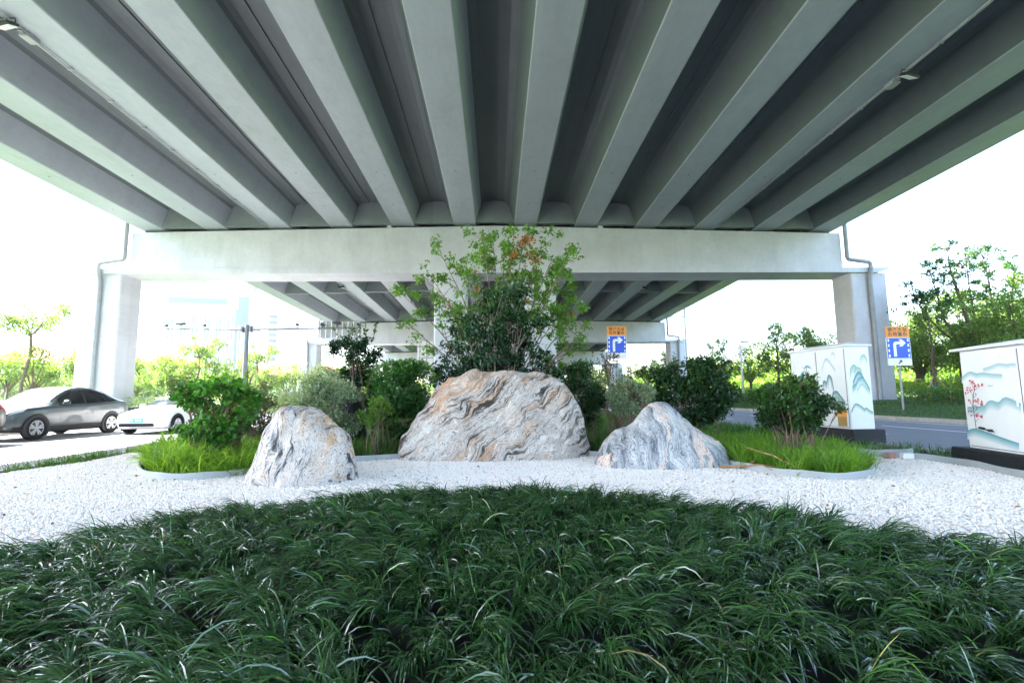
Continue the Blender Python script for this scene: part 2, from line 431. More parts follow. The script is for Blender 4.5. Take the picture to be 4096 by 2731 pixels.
def span(y0, y1, label, mid=None, holes=()):
    t = thing('viaduct_span', label, 'viaduct span', (0, 0, 0), 0, 'viaduct spans')
    ya, yb = y0+.03, y1-.03
    for xc in GC: girder(t, xc, ya, yb, holes)
    # strips of slab between the girder flanges, and the deck on top
    mb = MB()
    vs = []; fs = []
    xs = [-20.6] + [x for x in GC] + [20.6]
    top = []
    for y in (ya, yb):
        for x in xs: vs.append((x, y, zg(x, y)+1.262))
        for x in xs: vs.append((x, y, zg(x, y)+1.75))
    n = len(xs)
    for i in range(n-1):
        fs += [(i, i+1, 2*n+i+1, 2*n+i), (n+i, n+i+1, 3*n+i+1, 3*n+i), (i, i+1, n+i+1, n+i), (2*n+i, 2*n+i+1, 3*n+i+1, 3*n+i)]
    fs += [(0, n, 3*n, 2*n), (n-1, 2*n-1, 4*n-1, 3*n-1)]
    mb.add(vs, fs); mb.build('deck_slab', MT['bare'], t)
    for s in (-1, 1):
        m2 = MB(); p = []
        for y in (ya, yb):
            z = zg(20.4, y)
            p += [(s*20.25, y, z+1.752), (s*20.6, y, z+1.752), (s*20.55, y, z+2.75), (s*20.35, y, z+2.75)]
        m2.add(p, [(0, 1, 5, 4), (1, 2, 6, 5), (2, 3, 7, 6), (3, 0, 4, 7), (3, 2, 1, 0), (4, 5, 6, 7)]); m2.build('parapet', MT['bridge'], t)
    # diaphragms between the girders
    def diaph(yc, th, low):
        for a, b_ in zip(GC[:-1], GC[1:]):
            m3 = MB(); zc = zg((a+b_)/2, yc)
            x0, x1 = a+.60, b_-.60; u0, u1 = a+1.0, b_-1.0
            pl = [(x0, low), (x1, low), (u1, 1.13), (u1-.18, 1.255), (u0+.18, 1.255), (u0, 1.13)]
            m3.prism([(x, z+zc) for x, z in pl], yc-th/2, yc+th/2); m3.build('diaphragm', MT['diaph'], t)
    diaph(y1-.95, .3, .02)
    if y0 > 0: diaph(y0+.95, .3, .02)
    if mid: diaph(mid, .3, .03)
    return t

def pier(y, label):
    t = thing('viaduct_pier', label, 'bridge pier', (0, y, 0), 0, 'viaduct piers')
    zt = lambda x: zg(x, y)-.13
    zl0 = zg(0, y) - 2.82; zl1 = zl0 + .28
    # cap beam: web under the girders
    mb = MB(); xs = [-19.65 + 39.3*i/24 for i in range(25)]
    vs = []; n = len(xs)
    for yy in (-.92, .92):
        vs += [(x, yy, zl1-.002) for x in xs] + [(x, yy, zt(x)) for x in xs]
    fs = []
    for i in range(n-1):
        fs += [(i, i+1, n+i+1, n+i), (2*n+i, 2*n+i+1, 3*n+i+1, 3*n+i), (n+i, n+i+1, 3*n+i+1, 3*n+i), (i, i+1, 2*n+i+1, 2*n+i)]
    fs += [(0, n, 3*n, 2*n), (n-1, 2*n-1, 4*n-1, 3*n-1)]
    mb.add(vs, fs)
    mb.build('cap_beam', MT['pier'], t)
    m2 = MB(); pl = [(-22.3, zl1), (-22.25, zl0+.16), (-21.75, zl0), (21.75, zl0), (22.25, zl0+.16), (22.3, zl1)]
    m2.prism(pl, -.97, .97); m2.build('beam_ledge', MT['pier'], t)
    for cx, w in ((-21.2, 2.1), (-2.48, 1.78), (2.48, 1.78), (21.2, 2.1)):
        m3 = MB(); m3.extrude_z(rounded_rect(cx-w/2, cx+w/2, -.8, .8, .13), -.6, zl0-.002)
        m3.build('column', MT['pier'], t, smooth=True, autosmooth=40)
    for sx in (-1, 1):
        m4 = MB(); bx = sx*(5.85 if sx < 0 else 5.95); m4.box((bx, -.72, zt(bx)+.14), (.26, .34, .32), bev=.01); m4.build('shear_key', MT['pier'], t)
        # drain pipe down the outer column
        px = sx*21.15; bx2 = sx*19.85; yb = -1.08
        zz = zl1+.42
        m5 = MB(); m5.tube([(bx2, yb, zt(bx2)+1.36), (bx2, yb, zz+.12), (bx2+sx*.03, yb, zz+.02), (px-sx*.1, yb, zz-.14), (px, yb, zz-.24), (px, yb-.0, zl0+.1), (px, -.95, zl0-.35), (px, -.93, zl0-.6), (px, -.93, .3)], .12, 10)
        zk = zl0-1.5
        while zk > .8:
            m5.cyl((px, -.93, zk), (px, -.93, zk+.06), .14, 10); zk -= 2.2
        m5.build('drain_pipe', MT['pipe'], t, smooth=True, autosmooth=50)
    for xc in GC:
        m6 = MB(); m6.box((xc, 0, zg(xc, y)-.066), (1.1, 1.2, .125)); m6.build('bearing_pad', MT['dark'], t)
    return t

span(-14.0, PIERS[0], 'wide grey girder viaduct span overhead, nearest one filling the top of the view', None, (20.1, 23.5))
ord_ = ['second', 'third', 'fourth', 'fifth']
for k in range(4):
    span(PIERS[k], PIERS[k+1], f'grey girder viaduct span beyond the {["first", "second", "third", "fourth"][k]} pier, {ord_[k]} from the camera', (PIERS[k]+PIERS[k+1])/2)
pier(PIERS[0], 'broad white-grey viaduct pier right behind the three rocks, first cap beam')
for k in range(1, 5):
    pier(PIERS[k], f'white-grey viaduct pier, {["second", "third", "fourth", "fifth"][k-1]} cap beam counted from the rocks')

# floodlights and conduits under the girders
def floodlight(x, y, label, flip):
    z = zg(x, y)
    t = thing('floodlight', label, 'floodlight', (x, y, z), 0, 'floodlights under the viaduct')
    R = Matrix.Rotation(math.radians(28), 3, 'X') @ Matrix.Rotation(math.radians(12*flip), 3, 'Y')
    mb = MB(); c = Vector((0, 0, -.22)); mb.box(c, (.42, .34, .07), M=R, bev=.015)
    for k in range(5): mb.box(c + R @ Vector((-.16+.08*k, 0, .05)), (.015, .28, .04), M=R)
    mb.build('housing', MT['dark'], t)
    m2 = MB(); m2.box(c + R @ Vector((0, 0, -.042)), (.37, .29, .02), M=R, bev=.006); m2.build('lamp_glass', MT['lampglass'], t)
    m3 = MB(); m3.tube([(-.22, 0, -.20), (-.23, 0, -.08), (-.2, 0, -.02), (.2, 0, -.02), (.23, 0, -.08), (.22, 0, -.20)], .014, 6); m3.tube([(.05, .15, -.2), (.1, .3, -.1), (.05, .45, -.08)], .01, 6); m3.build('bracket', MT['dark'], t)
    m4 = MB(); m4.box((0, .62, -.075), (.26, .36, .14), bev=.015); m4.build('junction_box', MT['pipe'], t)
    return t
def conduit(x, y0, y1, label):
    t = thing('conduit', label, 'conduit', (0, 0, 0), 0, 'lighting conduits under the viaduct')
    for d, r in ((-.03, .022), (.045, .014)):
        mb = MB(); mb.tube([(x+d, y0, zg(x, y0)-.035), (x+d, y1, zg(x, y1)-.035)], r, 6); mb.build('pipe', MT['pipe'], t, smooth=True)
    y = y0+.6
    while y < y1:
        mb = MB(); mb.box((x, y, zg(x, y)-.03), (.17, .05, .07)); y += 1.5; mb.build('clip', MT['pipe'], t)
    return t
xL, xR = GC[2]-.46, GC[9]+.5
conduit(xL, 4.0, 26.0, 'thin grey conduit along a girder above the left road, near span')
conduit(xR, 4.0, 26.0, 'thin grey conduit along a girder above the right road, near span')
floodlight(xL-.02, 11.75, 'white-faced floodlight under the near span at the top left', -1)
floodlight(xR+.05, 13.2, 'small floodlight under the near span above the painted cabinets', 1)
conduit(xL, 28.4, 55, 'thin conduit on the left side of the second span')
conduit(xR, 28.4, 55, 'thin conduit on the right side of the second span')
floodlight(xL-.02, 38.6, 'small floodlight under the second span, left of the tree', -1)
floodlight(xR+.05, 39.2, 'small floodlight under the second span, right of the tree', 1)

# ------------------------------------------------------------------ rocks
def loaf(name, label, cat, loc, outline, depth, mat, mpp, px0, pyb, exp=2.6, lean=0.0, rough=.06, seed=0, rz=0.0, nx=150, nf=90, ridge=0.0):
    """boulder from its outline: column by column across x, rounded in depth"""
    pts = [((x-px0)*mpp, (pyb-y)*mpp) for x, y in outline]
    xs = np.array([p[0] for p in pts]); zs = np.array([p[1] for p in pts])
    # resample along the arc so steep flanks get enough rows
    d = np.r_[0, np.cumsum(np.hypot(np.diff(xs), np.diff(zs)))]
    t = np.linspace(0, d[-1], nx); X = np.interp(t, d, xs); Z = np.interp(t, d, zs)
    k = np.ones(5)/5
    Xs = np.convolve(np.pad(X, 2, 'edge'), k, 'valid'); Zs = np.convolve(np.pad(Z, 2, 'edge'), k, 'valid'); X, Z = Xs, Zs
    H = Z.max(); W = xs.max()-xs.min()
    u = np.clip((X-xs.min())/W*2-1, -1, 1)
    D = depth/2*np.sqrt(np.clip(1-np.abs(u)**2.8, .03, 1))
    V = []
    for i in range(nx):
        for j in range(nf):
            f = PI*j/(nf-1); c, s_ = math.cos(f), math.sin(f)
            y = -D[i]*math.copysign(abs(c)**(2/exp), c)
            z = (Z[i]+.12)*max(s_, 0)**(2/exp*.9) - .12
            zz = max(z, 0)/H
            y = y*(1-.35*zz) + lean*zz + ridge*zz*abs(u[i])
            p = Vector((X[i], y, z)); q = p*1.0 + Vector((seed*3.1, seed, 0))
            n1 = noise.noise(q*1.6); n2 = noise.noise(q*4.1); n3 = noise.noise(q*10.5); n4 = noise.ridged_multi_fractal(q*1.8, 1.0, 2.0, 4, 1.0, 2.0)
            dr = rough*(1.5*n1 + .6*n2 + .26*n3 - .30*(n4-1.0))
            dirn = Vector((0, -c, .5*s_)).normalized()
            p += dirn*dr
            p.x += rough*.3*noise.noise(q*5.3+Vector((9, 0, 0)))
            V.append(p)
    loops = []; starts = []; k0 = 0
    for i in range(nx-1):
        for j in range(nf-1):
            a = i*nf+j; loops += [a, a+1, a+nf+1, a+nf]; starts.append(k0); k0 += 4
    o = np_mesh(name, [tuple(v) for v in V], loops, starts, mat, None, True)
    o.location = loc; o.rotation_euler = (0, 0, rz)
    return tag(o, label, cat)

R1 = rock_mat('gneiss_pinkish', (0, math.radians(6), .2), [(.0, (.05, .05, .054)), (.09, (.15, .148, .15)), (.22, (.34, .325, .31)), (.42, (.62, .56, .515)), (.64, (.56, .465, .40)), (.85, (.67, .63, .59))], 7.0, 1.0, .34, 1.4, None, 1.3, ((.95, .68, .44), 1.5, .54), 1.0)
R2 = rock_mat('gneiss_banded', (0, math.radians(-46), .15), [(.0, (.045, .038, .035)), (.10, (.14, .115, .095)), (.24, (.30, .245, .205)), (.44, (.60, .545, .50)), (.62, (.45, .36, .295)), (.80, (.66, .61, .56))], 8.0, .55, .33, 1.15, None, 4.0, ((.90, .64, .46), 1.0, .505), 1.0)
R3 = rock_mat('granite_blue_grey', (0, math.radians(22), .3), [(.0, (.10, .105, .115)), (.14, (.19, .20, .22)), (.40, (.36, .37, .385)), (.70, (.51, .505, .495)), (.9, (.62, .595, .57))], 7.0, 1.0, .24, 1.3, ((.66, .52, .44), .95, (0, math.radians(-30), 0)), 7.7, None, 1.0)
RB = plain('dark_boulder', (.006, .0065, .009), .85, var=.5, scale=6, bump=.8, bscale=12)

loaf('boulder', 'upright pinkish grey boulder, smallest in width, on white pebbles beside the left bed', 'rock', (-2.66, 6.95, GZ-.03),
     [(975, 1955), (985, 1930), (1000, 1880), (1020, 1800), (1040, 1720), (1065, 1665), (1110, 1635), (1180, 1627), (1235, 1632), (1280, 1668), (1340, 1722), (1368, 1770), (1388, 1840), (1402, 1900), (1412, 1955)], 1.1, R1, .00338, 1195, 1950, 2.5, .12, .075, 1)
loaf('boulder', 'largest boulder, broad banded brown and white stone at the foot of the tree', 'rock', (-.04, 9.3, GZ-.03),
     [(1588, 1860), (1596, 1815), (1603, 1785), (1640, 1715), (1678, 1648), (1734, 1586), (1794, 1534), (1855, 1508), (1900, 1504), (1930, 1510), (1965, 1508), (2000, 1498), (2060, 1499), (2110, 1509), (2150, 1503), (2210, 1508), (2262, 1550), (2306, 1605), (2334, 1675), (2345, 1740), (2357, 1800), (2360, 1860)], 1.6, R2, .00464, 1975, 1852, 2.5, .15, .085, 5, 0, 220, 110)
loaf('boulder', 'blue-grey pointed boulder with pink veins beside the right bed', 'rock', (2.68, 7.95, GZ-.03),
     [(2385, 1870), (2400, 1830), (2440, 1778), (2500, 1735), (2560, 1690), (2610, 1630), (2645, 1601), (2690, 1604), (2740, 1638), (2790, 1688), (2840, 1738), (2890, 1780), (2920, 1820), (2938, 1870)], 1.35, R3, .00398, 2660, 1862, 2.3, .2, .065, 9, 0, 170, 90)
loaf('boulder', 'black upright boulder half hidden among the shrubs', 'rock', (-3.42, 11.5, GZ-.05),
     [(0, 300), (5, 200), (20, 100), (45, 35), (80, 10), (120, 40), (150, 120), (170, 220), (180, 300)], .8, RB, .0052, 90, 300, 2.4, 0, .08, 14, 0, 60, 40)

# ------------------------------------------------------------------ pebbles
MONDO = smooth_curve([(-7.9, 1.0), (-6.6, 1.3), (-5.0, 2.2), (-3.75, 3.2), (-3.2, 3.75), (-2.66, 4.5), (-1.94, 4.98), (-.79, 5.44), (.32, 5.48), (1.54, 4.9), (2.2, 4.25), (2.74, 3.76), (3.2, 3.4), (3.9, 3.2), (5.2, 2.9), (6.9, 2.4)], 6) + [(6.9, .2), (-7.9, .2)]
BED_FRONT = smooth_curve([(-6.6, 9.6), (-6.11, 8.7), (-5.5, 7.82), (-4.95, 7.28), (-4.49, 7.08), (-4.02, 7.15), (-3.67, 7.5), (-3.2, 8.1), (-2.56, 8.7), (-1.71, 9.05), (-.5, 9.15), (.8, 9.15), (1.75, 9.05), (2.3, 8.5), (3.2, 8.2), (3.55, 7.75), (3.71, 7.05), (3.95, 6.55), (4.32, 6.25), (4.71, 6.3), (5.2, 6.7), (5.75, 7.4), (6.2, 8.3), (6.45, 9.2)], 6)
BED = BED_FRONT + [(6.6, 11.5), (8.2, 12.5), (8.2, 40), (-7.9, 40), (-7.9, 13)]
GRAV = [(-7.7, .6), (-7.7, 8.2), (-7.5, 9.3), (-7.75, 10.7), (-6.9, 11.0)] + BED_FRONT + [(6.6, 9.3), (6.72, 8.2), (7.02, 7.95), (7.0, 7.0), (6.7, 6.1), (6.65, 4.5), (6.9, .6)]
def mesh_poly(name, poly, z, mat, kind):
    import bmesh
    bm = bmesh.new(); vs = [bm.verts.new((x, y, z)) for x, y in poly]; f = bm.faces.new(vs)
    bmesh.ops.triangulate(bm, faces=[f]); 
    for f in bm.faces:
        if f.normal.z < 0: f.normal_flip()
    me = bpy.data.meshes.new(name); bm.to_mesh(me); bm.free(); me.materials.append(mat)
    o = bpy.data.objects.new(name, me); COL.objects.link(o); return tag(o, None, None, None, kind)
mesh_poly('gravel_ground', GRAV, GZ-.012, MT['gravel_base'], 'structure')

def icosa():
    t = (1+5**.5)/2
    v = np.array([(-1, t, 0), (1, t, 0), (-1, -t, 0), (1, -t, 0), (0, -1, t), (0, 1, t), (0, -1, -t), (0, 1, -t), (t, 0, -1), (t, 0, 1), (-t, 0, -1), (-t, 0, 1)], float)
    v /= np.linalg.norm(v[0])
    f = np.array([(0, 11, 5), (0, 5, 1), (0, 1, 7), (0, 7, 10), (0, 10, 11), (1, 5, 9), (5, 11, 4), (11, 10, 2), (10, 7, 6), (7, 1, 8), (3, 9, 4), (3, 4, 2), (3, 2, 6), (3, 6, 8), (3, 8, 9), (4, 9, 5), (2, 4, 11), (6, 2, 10), (8, 6, 7), (9, 8, 1)])
    return v, f

def rand_rot(n):
    q = RNG.normal(size=(n, 4)); q /= np.linalg.norm(q, axis=1)[:, None]; w, x, y, z = q.T
    return np.stack([np.stack([1-2*(y*y+z*z), 2*(x*y-z*w), 2*(x*z+y*w)], -1), np.stack([2*(x*y+z*w), 1-2*(x*x+z*z), 2*(y*z-x*w)], -1), np.stack([2*(x*z-y*w), 2*(y*z+x*w), 1-2*(x*x+y*y)], -1)], 1)

def pebbles(n, size):
    P = np.c_[RNG.uniform(-7.7, 7.05, n), RNG.uniform(2.6, 11, n)]
    keep = in_poly(P, GRAV) & ~in_poly(P, [(x*.96, y-.25) for x, y in MONDO])
    P = P[keep]; n = len(P)
    v, f = icosa()
    s = size*RNG.uniform(.55, 1.25, n)
    A = np.stack([s*RNG.uniform(.8, 1.25, n), s*RNG.uniform(.7, 1.0, n), s*RNG.uniform(.45, .7, n)], 1)
    az = RNG.uniform(0, 2*PI, n); ca, sa = np.cos(az), np.sin(az)
    jit = 1+RNG.uniform(-.16, .16, (n, 12, 1))
    L = v[None]*A[:, None, :]*jit
    tx = RNG.normal(0, .35, n)
    y2 = L[..., 1]*np.cos(tx)[:, None]-L[..., 2]*np.sin(tx)[:, None]; z2 = L[..., 1]*np.sin(tx)[:, None]+L[..., 2]*np.cos(tx)[:, None]
    X = L[..., 0]*ca[:, None]-y2*sa[:, None]; Y = L[..., 0]*sa[:, None]+y2*ca[:, None]
    zb = GZ-.012 + A[:, 2]*.6 + RNG.uniform(0, .014, n)
    W = np.stack([X+P[:, 0:1], Y+P[:, 1:2], z2+zb[:, None]], -1).reshape(-1, 3)
    F = (f[None]+(np.arange(n)*12)[:, None, None]).reshape(-1, 3)
    tint = np.repeat(RNG.uniform(0, 1, n), 12)
    return np_mesh('pebbles', W, F.ravel(), np.arange(len(F))*3, MT['pebble'], None, True, {'tint': tint})
tag(pebbles(330000, .0115), 'white and cream pebbles covering the ground around the rocks', 'gravel', None, 'stuff')

# bed edging strips
def strip(name, pts, z0, z1, th, label):
    mb = MB(); n = len(pts); L = []; Rr = []
    for i, (x, y) in enumerate(pts):
        a = Vector(pts[max(i-1, 0)]); b = Vector(pts[min(i+1, n-1)]); d = (b-a).normalized(); nn = Vector((-d.y, d.x))*th/2
        L.append((x+nn.x, y+nn.y)); Rr.append((x-nn.x, y-nn.y))
    wob = [.006*math.sin(i*.7) for i in range(n)]
    vs = [(x, y, z0) for x, y in L]+[(x, y, z1+w) for (x, y), w in zip(L, wob)]+[(x, y, z1+w) for (x, y), w in zip(Rr, wob)]+[(x, y, z0) for x, y in Rr]
    fs = [(k*n+i, k*n+i+1, (k+1) % 4*n+i+1, (k+1) % 4*n+i) for k in range(4) for i in range(n-1)]
    fs += [(0, n, 2*n, 3*n), (n-1, 4*n-1, 3*n-1, 2*n-1)]
    mb.add(vs, fs); return tag(mb.build(name, MT['edging'], smooth=True, autosmooth=40), label, 'bed edging', 'grey edging strips round the beds')
iL = [i for i, p in enumerate(BED_FRONT) if p[0] < -.5]; iR = [i for i, p in enumerate(BED_FRONT) if p[0] > .8]
strip('bed_edging', [BED_FRONT[i] for i in iL], GZ-.04, GZ+.095, .022, 'grey edging strip curving round the left grass bed')
strip('bed_edging', [BED_FRONT[i] for i in iR], GZ-.04, GZ+.095, .022, 'grey edging strip curving round the right grass bed')
strip('bed_edging', smooth_curve([(6.2, 9.0), (6.55, 8.45), (6.9, 8.35), (7.35, 8.5)], 6), GZ-.04, GZ+.12, .03, 'short grey edging strip between the right bed and the road')
strip('bed_edging', smooth_curve([(6.95, 8.1), (7.1, 7.6), (7.02, 7.0), (6.8, 6.3), (6.6, 5.4), (6.55, 4.0)], 6), GZ-.04, GZ+.09, .03, 'grey edging strip in front of the red tree cabinet plinth')

# ------------------------------------------------------------------ grass
def blades(name, base, az, length, t0, t1, width, mat, seg=5, tintr=None, twist=None, zpin=None):
    n = len(base); s = np.linspace(0, 1, seg+1)
    th = t0[:, None] + (t1-t0)[:, None]*s[None]**1.15
    ds = length[:, None]/seg
    thm = .5*(th[:, 1:]+th[:, :-1])
    h = np.concatenate([np.zeros((n, 1)), np.cumsum(np.sin(thm)*ds, 1)], 1)
    z = np.concatenate([np.zeros((n, 1)), np.cumsum(np.cos(thm)*ds, 1)], 1)
    bend = RNG.normal(0, .12, n)[:, None]*s[None]**2*length[:, None]
    ca, sa = np.cos(az)[:, None], np.sin(az)[:, None]
    cx = base[:, 0:1] + h*ca - bend*sa; cy = base[:, 1:2] + h*sa + bend*ca; cz = np.maximum(base[:, 2:3]+z, base[:, 2:3]+.004)
    w = width[:, None]*np.array([.75, 1, 1, .92, .7, .06])[None] if seg == 5 else width[:, None]*(1-s[None]**2.2*.95)
    tw = (RNG.normal(0, .35, n) if twist is None else twist)[:, None]
    wx = -sa*np.cos(tw)*w/2; wy = ca*np.cos(tw)*w/2; wz = np.sin(tw)*w/2*np.ones_like(h)
    V = np.stack([np.stack([cx-wx, cy-wy, cz-wz], -1), np.stack([cx+wx, cy+wy, cz+wz], -1)], 2).reshape(-1, 3)
    k = (np.arange(n)*(seg+1)*2)[:, None] + (np.arange(seg)*2)[None]
    F = np.stack([k, k+1, k+3, k+2], -1).reshape(-1, 4)
    tint = RNG.uniform(0, 1, n) if tintr is None else tintr
    return np_mesh(name, V, F.ravel(), np.arange(len(F))*4, mat, None, True, {'tint': np.repeat(tint, (seg+1)*2)})

MT['mondo'] = leaf_mat('mondo_blade', [(0, (0.018, 0.052, 0.016)), (.45, (0.041, 0.109, 0.031)), (.8, (0.071, 0.178, 0.044)), (.9, (0.098, 0.241, 0.046)), (.972, (0.127, 0.310, 0.046)), (.985, (0.299, 0.276, 0.081)), (1, (0.345, 0.196, 0.069))], .27, .2, 1.0, 1.4)
MT['lush'] = leaf_mat('lush_grass_blade', [(0, (0.075, 0.175, 0.020)), (.5, (0.163, 0.312, 0.033)), (.9, (0.275, 0.425, 0.050)), (1, (0.450, 0.425, 0.150))], .38, .45, .4, 1.6)
MT['mid'] = leaf_mat('mid_grass_blade', [(0, (0.028, 0.077, 0.013)), (.6, (0.055, 0.143, 0.018)), (.93, (0.099, 0.209, 0.028)), (1, (0.308, 0.242, 0.088))], .42, .35, .4, 1.6)

def mondo():
    # tufts on a jittered lattice; blades arch out of each tuft like combed hair
    step = .128; gx = np.arange(-7.9, 6.9, step); gy = np.arange(.9, 5.7, step)
    G = np.stack(np.meshgrid(gx, gy), -1).reshape(-1, 2); G += RNG.uniform(-.056, .056, G.shape)
    G = G[in_poly(G, MONDO)]
    G = G[(np.abs(G[:, 0]) < 1.12*G[:, 1]+1.2)]
    nt = len(G); nb = RNG.integers(44, 62, nt)
    idx = np.repeat(np.arange(nt), nb); n = len(idx)
    nz = lambda f, k: np.array([noise.noise(Vector((x*f, y*f, k))) for x, y in G])
    turn = 1.5*nz(.8, 3)+.8*nz(2.1, 6)
    tl = (.168 + .045*nz(1.7, 8))*RNG.uniform(.65, 1.4, nt)
    cx = np.clip((G[:, 0]-.3)*.55, -1.1, 1.1); flow = np.arctan2(np.full(nt, -.62), cx) + turn + RNG.normal(0, .55, nt)
    ye = np.interp(G[:, 0], [p[0] for p in MONDO[:-2]], [p[1] for p in MONDO[:-2]])
    mz = .10*np.clip((ye-G[:, 1])/.55, 0, 1)**.7 + .025*nz(1.3, 20)
    base = np.c_[G[idx] + RNG.normal(0, .016, (n, 2)), (GZ-.03+mz+RNG.uniform(-.03, .035, nt))[idx]]
    pull = RNG.uniform(0, 1, n)
    az = np.where(pull < .88, flow[idx]+RNG.normal(0, .34, n), RNG.uniform(-PI, PI, n))
    L = tl[idx]*RNG.uniform(.75, 1.55, n)
    t0 = np.abs(RNG.normal(.10, .14, n)); t1 = (2.05+.5*nz(1.3, 12))[idx] + RNG.normal(.15, .32, n)
    tint = np.clip(RNG.beta(1.5, 2.4, n)*.80 + .14*(RNG.uniform(0, 1, nt)[idx] > .90), 0, .89)
    r = RNG.uniform(0, 1, n); tint = np.where(r > .982, RNG.uniform(.90, .975, n), tint); tint = np.where(r > .9965, RNG.uniform(.98, 1, n), tint)
    up = RNG.uniform(0, 1, n) > .994
    t1 = np.where(up, t0+RNG.uniform(.3, .9, n), t1)
    w = RNG.uniform(.0052, .0092, n)
    return blades('mondo_grass', base, az, L, t0, t1, w, MT['mondo'], 5, tint, RNG.normal(0, .55, n))
sheet('planting_soil', [(-7.7, .3), (6.6, .3), (6.6, 2.4), (3.0, 3.3), (1.5, 4.8), (0, 5.35), (-1.9, 4.85), (-3.2, 3.6), (-5, 2.1), (-7.7, .9)], GZ+.004, plain('dark_soil', (.005, .005, .0038), .95, var=.4, scale=9))
tag(mondo(), 'dark green mondo grass mounded across the foreground', 'grass', None, 'stuff')

def scatter(poly, n, box):
    P = np.c_[RNG.uniform(box[0], box[1], n), RNG.uniform(box[2], box[3], n)]
    return P[in_poly(P, poly)]

def tufts(name, poly, box, ntuft, per, lr, mat, label, z=GZ-.03, up=(.05, .35), droop=(.3, 1.5), w=(.004, .008), avoid=(), sig=.04, tb=(0, 1), thin=None):
    G = scatter(poly, ntuft, box)
    for ax, ay, ar in avoid: G = G[np.hypot(G[:, 0]-ax, G[:, 1]-ay) > ar]
    if thin is not None: G = G[thin(G)]
    nt = len(G); idx = np.repeat(np.arange(nt), per); n = len(idx)
    th = np.array([noise.noise(Vector((x*.9, y*.9, 5))) for x, y in G])
    base = np.c_[G[idx]+RNG.normal(0, sig, (n, 2)), np.full(n, z)]
    az = RNG.uniform(-PI, PI, n); L = (RNG.uniform(lr[0], lr[1], n))*(1+.35*th[idx])
    t0 = RNG.uniform(*up, n); t1 = t0+RNG.uniform(*droop, n)
    tint = np.clip(RNG.uniform(tb[0], tb[1], n)*.75+.25*RNG.uniform(tb[0], tb[1], nt)[idx], 0, 1)
    o = blades(name, base, az, L, t0, t1, RNG.uniform(*w, n), mat, 5, tint)
    return tag(o, label, 'grass', None, 'stuff')

LB = [p for p in BED_FRONT if p[0] < -3.4]; LB = [(x*.985, y+.06) for x, y in LB] + [(-3.2, 9.3), (-5.2, 10.3), (-6.7, 10.4)]
RB_ = [p for p in BED_FRONT if p[0] > 3.3]; RB_ = [(x, y+.07) for x, y in RB_] + [(6.3, 10.2), (4.2, 10.4), (3.3, 9.2)]
tufts('lush_grass', LB, (-7, -3, 6.9, 10.5), 950, 17, (.32, .64), MT['lush'], 'bright green long grass filling the left bed', avoid=((-2.6, 6.95, .8),), w=(.009, .017), droop=(.6, 2.1), sig=.03)
tufts('lush_grass', RB_, (3.2, 6.6, 6.2, 10.5), 700, 20, (.24, .50), MT['lush'], 'bright green long grass filling the right bed', avoid=((2.68, 7.95, .95),), tb=(0, .85), w=(.008, .014), droop=(.4, 1.8), sig=.03)
tufts('bed_grass', [(-6.5, 10), (-3.6, 8.2), (-1.7, 9.3), (1.8, 9.4), (3.4, 8.4), (6.4, 10), (7.6, 13), (7.6, 26), (-7.6, 26), (-7.6, 12.5)], (-7.6, 7.6, 8, 26), 3600, 20, (.18, .40), MT['mid'], 'green grass under the shrubs behind the rocks', avoid=((-.04, 9.6, 1.3),), w=(.006, .012))
tufts('verge_grass', [(-8.1, 4), (-7.72, 8.2), (-7.55, 9.3), (-7.7, 10.6), (-6.8, 11.4), (-7.2, 14), (-8.15, 14)], (-8.2, -6.5, 4, 14), 900, 16, (.10, .24), MT['mid'], 'short ragged grass strip between the pebbles and the left road', w=(.005, .009), z=GZ-.04)
tufts('verge_grass', [(6.6, 9.4), (7.4, 8.6), (8.25, 8.4), (8.25, 24), (5.2, 24), (5.2, 12.5)], (5, 8.3, 8.4, 24), 1500, 16, (.10, .22), MT['mondo'], 'dark low grass strip along the right road', w=(.005, .009), z=GZ-.04, tb=(.3, .9))
tufts('verge_grass', [(6.7, 3), (7.0, 7.0), (7.3, 8.3), (8.25, 8.4), (8.25, 3)], (6.6, 8.3, 3, 8.4), 420, 14, (.05, .14), MT['mid'], 'sparse weeds round the red tree cabinet plinth', z=GZ-.04, avoid=((7.6, 7.0, .55),))
def bank_z(x): return float(np.interp(x, [16.9, 17.8, 19.0, 21, 26, 40], [.24, .34, .70, .86, .9, 1.0]))
def bank_grass(name, x0, x1, y0, y1, n, lr, mat, label, zf, w=(.012, .025)):
    P = np.c_[RNG.uniform(x0, x1, n), RNG.uniform(y0, y1, n)]
    z = np.array([zf(x) for x in P[:, 0]])-.05
    o = blades(name, np.c_[P, z], RNG.uniform(-PI, PI, n), RNG.uniform(*lr, n), RNG.uniform(.05, .5, n), RNG.uniform(.5, 1.5, n), RNG.uniform(*w, n), mat, 5)
    return tag(o, label, 'grass', None, 'stuff')
bank_grass('verge_grass', 16.95, 20, 10, 48, 26000, (.06, .16), MT['mid'], 'mown grass slope along the far side of the right road', bank_z)
bank_grass('verge_grass', -24, -18.7, 14, 60, 16000, (.08, .22), MT['mid'], 'grass verge along the far side of the left road', lambda x: float(np.interp(-x, [18.5, 20, 23, 28], [.13, .25, .5, .75])))

